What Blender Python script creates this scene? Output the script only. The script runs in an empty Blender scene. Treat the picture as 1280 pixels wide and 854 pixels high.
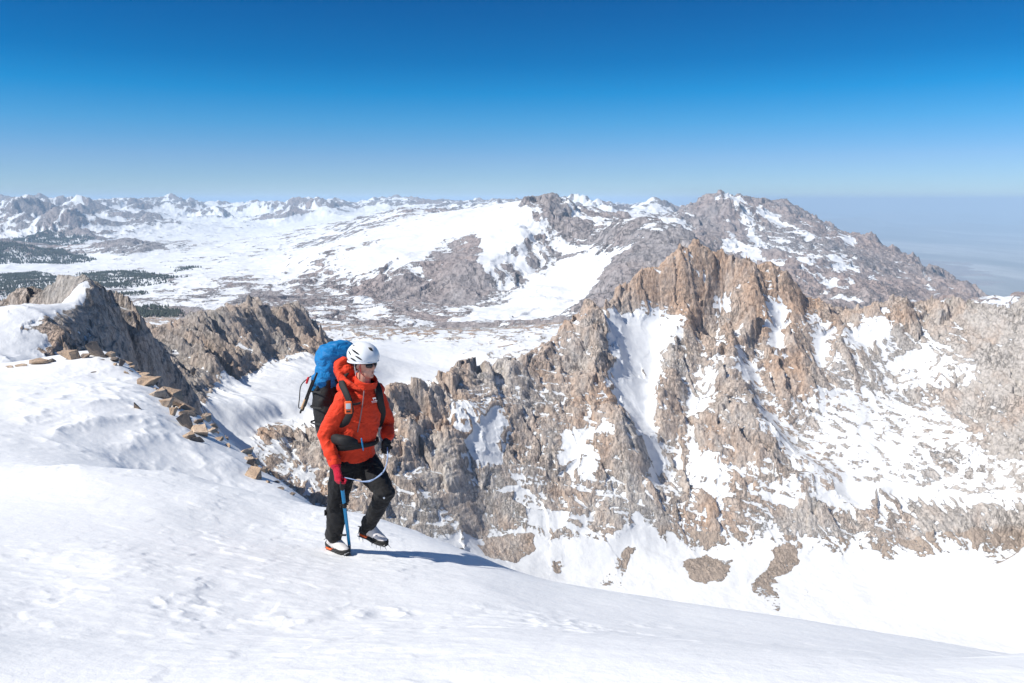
import bpy, bmesh, math, random
import numpy as np
from mathutils import Vector, Matrix, Euler
sc = bpy.context.scene
C = sc.collection
R = math.radians
# ------------------------------------------------------------------ camera
F = 1000.0; CX = 640.0; CY = 427.0
PITCH = math.atan((CY - 250.0) / F)
CAM = Vector((0, 0, 0))
cd = bpy.data.cameras.new('camera'); cam = bpy.data.objects.new('camera', cd); C.objects.link(cam)
cd.sensor_width = 36; cd.lens = 36 * F / 1280.0
cd.clip_start = 0.05; cd.clip_end = 600000
cam.location = CAM; cam.rotation_euler = (math.pi / 2 - PITCH, 0, 0)
sc.camera = cam
cp, sp = math.cos(PITCH), math.sin(PITCH)
def us(px, py):
    """bearing (x per metre ahead) and fall (z per metre ahead) seen at a place of the photo"""
    a = (px - CX) / F; b = -(py - CY) / F
    dy = cp + b * sp; dz = -sp + b * cp
    return a / dy, dz / dy
def at(px, py, Y):
    u, s = us(px, py)
    return Vector((u * Y, Y, s * Y))
# ------------------------------------------------------------------ noise
_rng = np.random.RandomState(7)
_perm = _rng.permutation(4096).astype(np.int32)
_ga = _rng.rand(4096) * 2 * np.pi
_gx, _gy = np.cos(_ga).astype(np.float32), np.sin(_ga).astype(np.float32)
def perlin(x, y, seed=0):
    xf = np.floor(x); yf = np.floor(y)
    xi = xf.astype(np.int64) + seed * 131; yi = yf.astype(np.int64) + seed * 57
    fx = (x - xf).astype(np.float32); fy = (y - yf).astype(np.float32)
    u = fx * fx * fx * (fx * (fx * 6 - 15) + 10); v = fy * fy * fy * (fy * (fy * 6 - 15) + 10)
    def g(ix, iy, dx, dy):
        h = _perm[(_perm[ix & 4095] + iy) & 4095]
        return _gx[h] * dx + _gy[h] * dy
    n00 = g(xi, yi, fx, fy); n10 = g(xi + 1, yi, fx - 1, fy)
    n01 = g(xi, yi + 1, fx, fy - 1); n11 = g(xi + 1, yi + 1, fx - 1, fy - 1)
    a = n00 + u * (n10 - n00); b = n01 + u * (n11 - n01)
    return (a + v * (b - a)) * 1.5
def fbm(x, y, lam, octv, seed=0, gain=.5):
    s = 0; a = 1.0
    for i in range(octv):
        s = s + a * perlin(x / lam + 3.7 * i, y / lam - 1.9 * i, seed + i); lam *= .5; a *= gain
    return s
def ridged(x, y, lam, octv, seed=0, gain=.5):
    s = 0; a = 1.0; w = 1.0
    for i in range(octv):
        n = 1 - np.abs(perlin(x / lam + 3.7 * i, y / lam - 1.9 * i, seed + i)) * 1.7
        n = n * w; s = s + a * n; w = np.clip(n * 1.4, .25, 1.2); lam *= .5; a *= gain
    return s
def facet(x, y, lam, seed=0, tilt=1.0):
    """broken planes: every cell of a crackle is a plane of its own tilt"""
    x = x / lam; y = y / lam; xi = np.floor(x).astype(np.int64); yi = np.floor(y).astype(np.int64)
    best = np.full(x.shape, 9., np.float32); out = np.zeros(x.shape, np.float32)
    for dx in (-1, 0, 1):
        for dy in (-1, 0, 1):
            cx = xi + dx; cy = yi + dy
            h = _perm[(_perm[(cx + seed * 131) & 4095] + cy + seed * 57) & 4095]; h2 = _perm[(h + 977) & 4095]; h3 = _perm[(h + 31) & 4095]
            px = (x - cx - (h & 1023) / 1023.).astype(np.float32); py = (y - cy - (h2 & 1023) / 1023.).astype(np.float32)
            d = px * px + py * py; m = d < best
            best[m] = d[m]
            v = px * _gx[h3] + py * _gy[h3] + .25 * _gx[h2]
            out[m] = v[m]
    return out * tilt * lam
def sstep(a, b, x):
    t = np.clip((x - a) / (b - a), 0, 1); return t * t * (3 - 2 * t)
# ------------------------------------------------------------------ surface through control lines
class Field:
    """thin surface through survey lines; each point is (px, py, distance, roughness, snow)"""
    def __init__(self, lines, ks=1.0, step=0.03):
        P = []
        for L in lines:
            L = [tuple(p) + (0,) * (5 - len(p)) if len(p) < 5 else tuple(p) for p in L]
            Q = []
            for p in L:
                u, s = us(p[0], p[1]) if p[1] is not None else (p[0], 0)
                Q.append((u, math.log(p[2]), s, p[3], p[4]))
            P.append(Q[0])
            for a, b in zip(Q, Q[1:]):
                d = math.hypot((b[0] - a[0]), (b[1] - a[1]) * ks)
                n = max(1, int(d / step))
                for i in range(1, n + 1):
                    t = i / n; P.append(tuple(a[k] + (b[k] - a[k]) * t for k in range(5)))
        P = np.array(P); self.ks = ks
        self.c = P[:, :2] * (1, ks); n = len(P)
        D = np.hypot(self.c[:, None, 0] - self.c[None, :, 0], self.c[:, None, 1] - self.c[None, :, 1])
        A = np.zeros((n + 3, n + 3)); A[:n, :n] = D + np.eye(n) * -1e-3
        A[:n, n] = 1; A[:n, n + 1:] = self.c; A[n:, :n] = A[:n, n:].T
        B = np.zeros((n + 3, 3)); B[:n] = P[:, 2:]
        self.w = np.linalg.solve(A, B); self.n = n
    def __call__(self, u, v):
        sh = u.shape; q = np.stack([u.ravel(), v.ravel() * self.ks], 1); out = np.empty((len(q), 3), np.float32)
        c = self.c.astype(np.float32); w = self.w[:self.n].astype(np.float32)
        for i in range(0, len(q), 20000):
            qq = q[i:i + 20000].astype(np.float32)
            D = np.sqrt((qq[:, None, 0] - c[None, :, 0]) ** 2 + (qq[:, None, 1] - c[None, :, 1]) ** 2)
            out[i:i + 20000] = D @ w + self.w[self.n] + qq @ self.w[self.n + 1:]
        return out.reshape(sh + (3,))
def grid_field(field, u, v, cu=330, cv=330):
    """the field on a coarse net, read bilinearly at every u x v"""
    gu = np.linspace(u[0], u[-1], cu); gv = np.linspace(v[0], v[-1], cv)
    G = field(*np.meshgrid(gu, gv))
    iu = (u - gu[0]) / (gu[1] - gu[0]); iv = (v - gv[0]) / (gv[1] - gv[0])
    i0 = np.clip(iu.astype(int), 0, cu - 2); j0 = np.clip(iv.astype(int), 0, cv - 2)
    fu = (iu - i0)[None, :, None]; fv = (iv - j0)[:, None, None]
    a = G[j0][:, i0]; b = G[j0][:, i0 + 1]; c_ = G[j0 + 1][:, i0]; d = G[j0 + 1][:, i0 + 1]
    return (a * (1 - fu) + b * fu) * (1 - fv) + (c_ * (1 - fu) + d * fu) * fv
def normals(X, Y, Z):
    P = np.stack([X, Y, Z], -1).astype(np.float32)
    du = np.empty_like(P); dv = np.empty_like(P)
    du[:, 1:-1] = P[:, 2:] - P[:, :-2]; du[:, 0] = P[:, 1] - P[:, 0]; du[:, -1] = P[:, -1] - P[:, -2]
    dv[1:-1] = P[2:] - P[:-2]; dv[0] = P[1] - P[0]; dv[-1] = P[-1] - P[-2]
    N = np.cross(du, dv); N /= np.linalg.norm(N, axis=-1, keepdims=True) + 1e-9
    return N
def blur(A, k, n=2):
    for _ in range(n):
        for ax in (0, 1):
            p = [(0, 0), (0, 0)]; p[ax] = (k + 1, k)
            c_ = np.cumsum(np.pad(A.astype(np.float64), p, mode='edge'), axis=ax)
            m = A.shape[ax]
            hi = np.take(c_, np.arange(2 * k + 1, 2 * k + 1 + m), axis=ax); lo = np.take(c_, np.arange(0, m), axis=ax)
            A = ((hi - lo) / (2 * k + 1)).astype(np.float32)
    return A
def mesh_from_grid(name, X, Y, Z, attrs, mat, keep=None):
    nv, nu = X.shape
    idx = np.arange(nv * nu, dtype=np.int32).reshape(nv, nu)
    q = np.stack([idx[:-1, :-1], idx[:-1, 1:], idx[1:, 1:], idx[1:, :-1]], -1)
    q = q[keep] if keep is not None else q.reshape(-1, 4)
    used = np.zeros(nv * nu, bool); used[q.ravel()] = True
    remap = np.cumsum(used).astype(np.int32) - 1
    q = remap[q]
    co = np.stack([X, Y, Z], -1).reshape(-1, 3)[used].astype(np.float32)
    me = bpy.data.meshes.new(name)
    me.vertices.add(len(co)); me.vertices.foreach_set('co', co.ravel())
    me.loops.add(q.size); me.loops.foreach_set('vertex_index', q.ravel())
    me.polygons.add(len(q)); me.polygons.foreach_set('loop_start', np.arange(0, q.size, 4, dtype=np.int32))
    me.polygons.foreach_set('use_smooth', np.ones(len(q), bool))
    me.update(calc_edges=True)
    for k, A in attrs.items():
        at_ = me.attributes.new(k, 'FLOAT', 'POINT'); at_.data.foreach_set('value', A.reshape(-1)[used].astype(np.float32))
    me.materials.append(mat)
    o = bpy.data.objects.new(name, me); C.objects.link(o); o['kind'] = 'structure'
    return o
def seg_dist(X, Y, ax, ay, bx, by):
    dx, dy = bx - ax, by - ay
    t = np.clip(((X - ax) * dx + (Y - ay) * dy) / (dx * dx + dy * dy + 1e-9), 0, 1)
    return np.hypot(X - ax - t * dx, Y - ay - t * dy)
def poly_sd(U, V, pts):
    """signed distance to a plan outline in a (bearing, log distance) chart, + inside, and the rows/cols touched"""
    n = len(pts); d = np.full(U.shape, 1e9, np.float32); ins = np.zeros(U.shape, bool)
    for i in range(n):
        ax, ay = pts[i]; bx, by = pts[(i + 1) % n]
        d = np.minimum(d, seg_dist(U, V, ax, ay, bx, by))
        c_ = ((ay > V) != (by > V))
        ins ^= c_ & (U < (bx - ax) * (V - ay) / ((by - ay) if by != ay else 1e-9) + ax)
    return np.where(ins, d, -d)
# ------------------------------------------------------------------ material helper
class NT:
    def __init__(self, name):
        self.m = bpy.data.materials.new(name); self.m.use_nodes = True
        self.t = self.m.node_tree; self.t.nodes.clear()
        self.out = self.t.nodes.new('ShaderNodeOutputMaterial')
    def n(self, typ, ins=None, **kw):
        nd = self.t.nodes.new(typ)
        for k, v in kw.items(): setattr(nd, k, v)
        for k, v in (ins or {}).items():
            s = nd.inputs[k]
            if isinstance(v, bpy.types.NodeSocket): self.t.links.new(v, s)
            elif isinstance(v, bpy.types.Node): self.t.links.new(v.outputs[0], s)
            else: s.default_value = v
        return nd
    def math(self, op, a, b=0.0, c=0.0, clamp=False):
        return self.n('ShaderNodeMath', {0: a, 1: b, 2: c}, operation=op, use_clamp=clamp).outputs[0]
    def noise(self, vec, scale, detail=4, rough=.55, dist=0.0):
        return self.n('ShaderNodeTexNoise', {'Vector': vec, 'Scale': scale, 'Detail': detail, 'Roughness': rough, 'Distortion': dist}).outputs[0]
    def mix(self, f, a, b):
        return self.n('ShaderNodeMix', {0: f, 6: a, 7: b}, data_type='RGBA').outputs[2]
    def ramp(self, f, stops, interp='LINEAR'):
        nd = self.n('ShaderNodeValToRGB', {0: f}); cr = nd.color_ramp; cr.interpolation = interp
        while len(cr.elements) < len(stops): cr.elements.new(.5)
        for e, (p, c) in zip(cr.elements, stops):
            e.position = p; e.color = c if len(c) == 4 else (*c, 1)
        return nd.outputs[0]
    def attr(self, name): return self.n('ShaderNodeAttribute', attribute_name=name).outputs['Fac']
    def finish(self, bsdf): self.t.links.new(bsdf.outputs[0], self.out.inputs[0]); return self.m
def srgb(r, g, b):
    f = lambda c: (c / 255 / 12.92) if c <= 10 else ((c / 255 + .055) / 1.055) ** 2.4
    return (f(r), f(g), f(b), 1)
# ================================================================== near mountains (60 m .. 2600 m)
def L(*p, r=1.0, s=0.0): return [(a[0], a[1], a[2], a[3] if len(a) > 3 else r, a[4] if len(a) > 4 else s) for a in p]
NEAR = [
 # main crest, right to left
 L((1640,330,1150),(1420,352,1400),(1330,364,1500),(1280,372,1560),(1240,380,1600),(1200,386,1640),(1150,384,1660),(1100,378,1680),(1050,374,1690),(1018,373,1690),(1000,352,1690),(960,340,1690),(940,333,1690),(918,326,1695),(895,322,1700),(880,312,1700),(865,308,1700),(850,314,1690),(830,325,1680),(803,331,1670),(790,348,1650),(770,366,1630),(757,378,1600),(735,392,1560),(700,412,1500),(670,425,1450),(640,434,1410),(627,445,1390),(605,456,1360),(578,463,1330),(562,471,1310),(548,480,1290),(538,486,1270),(503,481,1230),(480,486,1200),(430,508,1180),(390,522,1170),(350,527,1160),(325,536,1150)),
 L((330,580,1080,.6,.3),(318,562,1095,.2,.9),(300,560,1090,.15,.9),(280,545,1105,.15,.9),(265,528,1120,.15,.9),(252,510,1080,.25,.7)),
 # behind the crest the ground falls away
 L((1280,415,1800),(1150,425,1850),(1018,418,1850),(900,380,1850),(803,395,1820),(757,440,1740),(700,465,1680),(640,478,1600),(578,505,1500),(538,512,1440),(503,508,1360),(430,523,1245),r=.5),
 # cliff foot under the summit
 L((790,386,1635),(830,388,1640),(860,386,1640),r=.9,s=.3),
 # rib west of the great couloir, down to the prow and the gully
 L((757,380,1596),(751,392,1560),(753,410,1510),(760,428,1465),(757,445,1425),(749,460,1400),(750,475,1380),(764,491,1352),(783,512,1325),(787,529,1305),(794,543,1285),(803,564,1260),(812,590,1235),(800,625,1195)),
 # great couloir axis
 L((812,400,1625,.3,.8),(826,440,1560,.3,.8),(815,480,1480,.3,.8),(812,500,1440,.3,.8),(815,533,1385,.3,.5),(825,560,1335,.5,.4),(819,600,1270,.5,.3),(800,637,1205,.3,.6)),
 L((775,400,1610,.4,.8),(775,440,1500,.4,.7),(778,475,1425,.4,.7)),
 # rib B
 L((866,330,1672),(868,365,1640),(862,380,1612),(862,397,1590),(850,412,1565),(843,431,1530),(842,459,1470),(837,489,1425),(831,522,1372)),
 L((880,400,1640),(885,430,1580),(870,480,1480,.5,.3),(860,520,1420,.5,.3)),
 # rib C to the big buttress
 L((948,363,1640),(944,384,1600),(932,407,1560),(918,426,1525),(911,450,1480),(920,470,1440),(935,490,1405),(952,520,1360),(974,550,1320),(995,572,1300)),
 L((905,365,1680,.6,.2),(903,385,1660,.6,.2),(900,410,1625)),
 # couloir right of it
 L((935,440,1560,.3,.8),(945,470,1505,.3,.8),(956,500,1460,.3,.6),(975,530,1410,.3,.6),(1002,572,1340,.3,.8)),
 # rib D
 L((962,370,1660),(958,400,1610),(958,425,1565),(962,450,1520),(967,485,1465)),
 L((968,385,1655,.4,.8),(975,420,1610,.4,.8),(975,450,1560,.4,.6)),
 # rib F
 L((1000,380,1660),(988,400,1610),(986,425,1560),(990,450,1500),(1000,470,1465),(1003,488,1450)),
 L((1027,440,1590,.4,.6),(1020,400,1650,.4,.7),(1028,460,1550,.4,.4)),
 L((1050,400,1650),(1050,435,1570),(1040,462,1510),(1036,476,1480),r=.7),
 # bowl and benches on the right
 L((1085,405,1650,.4,.5),(1080,430,1600,.4,.5),(1085,460,1550,.5,.2),(1070,485,1490,.3,.5)),
 L((1150,420,1610,.5,0),(1160,440,1575,.4,.6),(1150,470,1530,.5,.3),(1150,500,1470,.5,.2),(1180,530,1410,.2,.8)),
 L((1040,500,1455,.15,.9),(1060,540,1395,.15,1),(1060,580,1330,.15,1),(1060,615,1275,.3,.6)),
 L((1160,540,1390,.15,1),(1170,580,1320,.3,.6),(1160,620,1265,.3,.5),(1240,600,1270,.15,1),(1300,590,1250,.15,1)),
 # slab wall on the right
 L((1235,400,1570),(1250,450,1470),(1240,490,1425),(1225,510,1405),r=.6),
 L((1290,420,1475),(1285,480,1385),(1275,530,1325),(1262,555,1300),r=.6),
 L((1400,400,1330),(1380,480,1220),(1350,560,1130),(1340,640,1080,.4,.5),r=.6),
 L((1640,400,1050),(1600,520,950),(1560,640,880),r=.6),
 # shelf edge over the lower cliff band
 L((1300,635,1195),(1220,640,1215),(1140,645,1225),(1060,632,1238),(1000,622,1245),(940,618,1242),(880,620,1232),(840,630,1215),r=.7),
 L((1300,692,1150,.2,.6),(1242,694,1152,.2,.6),(1192,689,1158,.2,.6),(1105,699,1160,.2,.6),(1055,692,1165,.2,.6),(983,682,1170,.2,.6),(942,683,1170,.2,.6),(880,686,1165,.2,.5),(847,682,1165,.2,.6),(799,648,1185,.2,.8)),
 # lower left wall
 L((600,470,1345),(620,510,1290,.4,.6),(610,560,1220,.5,.4),(600,620,1150,.6),(590,668,1095,.3,.2)),
 L((660,440,1420),(660,480,1360),(650,520,1300,.5,.1),(640,560,1250),(660,600,1210,.5,.3),(690,640,1165,.5,.3),(720,672,1130,.2,.6)),
 L((715,420,1480),(715,460,1410),(715,500,1345),(705,520,1325,.4,.2),(720,560,1275,.4,.5),(740,590,1240,.6),(770,620,1200),(768,660,1155),(766,674,1142,.2,.6)),
 L((683,445,1420),(690,470,1380),(697,500,1340)),
 L((550,490,1265),(555,540,1190),(545,600,1110),(540,660,1050,.5)),
 L((500,495,1210),(495,560,1120),(480,640,1040,.5)),
 L((450,512,1180),(440,580,1095),(420,640,1020,.5)),
 L((405,532,1155),(400,560,1125),(398,600,1060)),L((375,535,1150),(372,580,1085,.6,.4),(368,640,1010,.5)),
 # snow floor of the big cirque
 L((640,690,1085,.1,.6),(700,715,1075,.1,.8),(800,700,1120,.1,.9),(900,720,1095,.1,.9),(1000,740,1070,.08,1),(1100,755,1040,.05,1),(1200,760,1030,.05,1),(1300,770,1010,.05,1),(1500,760,900,.05,1)),
 L((700,770,980,.05,1),(900,785,965,.05,1),(1100,800,950,.05,1),(1300,815,930,.05,1),(1560,800,800,.05,1)),
 L((640,900,640,.1,1),(900,950,600,.1,1),(1300,960,600,.1,1),(1560,960,600,.1,1)),
 L((200,640,380,.5),(270,760,360,.5),(400,900,340,.5)),
 L((235,640,700,.4),(262,660,790,.4),(330,720,790,.5),(400,740,800,.5)),
 L((255,590,930,.4),(300,640,940,.4),(350,660,950,.4)),
 L((300,760,560,.5,.3),(480,880,560,.5,.3)),
 L((-300,1100,60),(0,1100,60),(300,1200,60),(640,1300,60),(1000,1350,60),(1560,1350,60),r=.3),
 L((0,500,180,.3,.8),(130,600,180),(210,760,180),(400,980,160),(700,1100,180),(1200,1150,180)),
 # left: snow back of the first tower
 L((-360,430,600,.5,.6),(-150,415,640,.5,.6),(0,401,690,.6,.3),(30,392,690,.4,.5),(54,385,690),(55,373,700),(70,363,705),(97,356,700,.3,.5),(111,356,700,.3,.3),(122,366,705,.5),(138,373,725),(149,381,745),(163,404,770),(172,400,780),(183,401,795),(197,425,850),(217,462,920),(240,487,990),(246,495,1000,.6)),
 L((0,440,540,.2,.9),(40,432,560,.2,.9),(70,412,600,.5,.5),(90,385,660,.3,.9),(100,366,685,.2,1)),
 L((-360,520,380,.2,.9),(-100,480,400,.2,.9),(0,470,380,.2,.9),(60,468,420,.4,.6)),
 L((80,420,600,.9),(92,450,570,.9),(110,520,500,.8)),
 L((125,400,680),(135,440,650),(150,520,600)),
 L((160,430,770),(175,470,760),(200,540,740)),
 L((0,420,800,.6),(60,400,820,.6),(110,385,830,.6),(150,405,850,.6)),
 L((-150,440,1000,.5),(0,440,1000,.5),(60,450,1000,.5),(110,462,1000,.5),(150,478,1000,.6),(190,492,1020,.6)),
 # second buttress crest
 L((190,425,1330),(198,412,1380),(215,408,1420),(235,405,1450),(248,400,1480),(262,395,1500),(279,380,1540),(296,371,1570),(312,371,1600),(336,369,1630),(346,374,1650),(353,384,1660),(363,376,1670),(380,378,1690),(396,398,1710),(408,412,1740),(420,428,1790),(430,437,1840,.5)),
 L((200,440,1560,.6),(262,425,1640,.6),(312,405,1740,.6),(363,410,1800,.6),(410,432,1860,.4)),
 # its foot on the snow
 L((235,480,1130),(250,492,1180),(268,484,1230),(276,464,1330),(299,470,1400),(318,453,1450),(340,443,1510),(367,439,1560),(401,443,1600),(420,437,1660),r=.6),
 L((225,440,1330),(240,455,1260),(248,475,1200)),
 L((262,415,1470),(262,435,1380),(268,455,1310)),
 L((312,385,1585),(310,410,1530),(305,440,1450)),
 L((345,395,1640),(342,415,1590),(335,438,1530)),
 L((380,390,1680),(375,415,1630),(370,432,1580)),
 # snow floor behind the person
 L((300,480,1360,.15,.9),(340,465,1440,.15,.9),(400,460,1500,.1,1),(440,450,1720,.1,1),(480,436,2100,.05,1),(520,436,2150,.05,1)),
 L((270,520,1130,.15,.9),(330,505,1200,.1,.9),(400,500,1280,.1,1),(440,490,1500,.1,1),(500,472,1800,.05,1),(545,478,1680,.1,1)),
 L((300,540,1125,.2,.9),(350,520,1215,.15,.8)),
 L((470,445,2000,.05,1),(550,460,1950,.1,.8),(600,440,2050,.2,.5)),
 # valley beyond
 L((420,412,2600,.3,.4),(520,410,2700,.3,.5),(620,412,2600,.3,.5),(700,405,2500,.3,.5),(760,400,2400,.3,.5)),
 L((0,396,2600,.3,.4),(160,394,2600,.3,.4),(250,392,2600,.3,.4),(330,400,2600,.3,.4)),
 L((430,425,2300,.3,.4),(520,424,2350,.3,.4),(600,424,2300,.3,.4)),
 L((900,398,2500,.4),(1018,410,2500,.4),(1150,400,2500,.5),(1200,384,2600,.5,.2),(1250,376,2650,.5,.2),(1300,374,2650,.5,.2),(1560,375,2600,.5,.2)),
 L((-360,400,2600,.3,.4),(-360,450,1400,.4,.4),(60,440,1500,.4,.4)),
]
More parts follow.
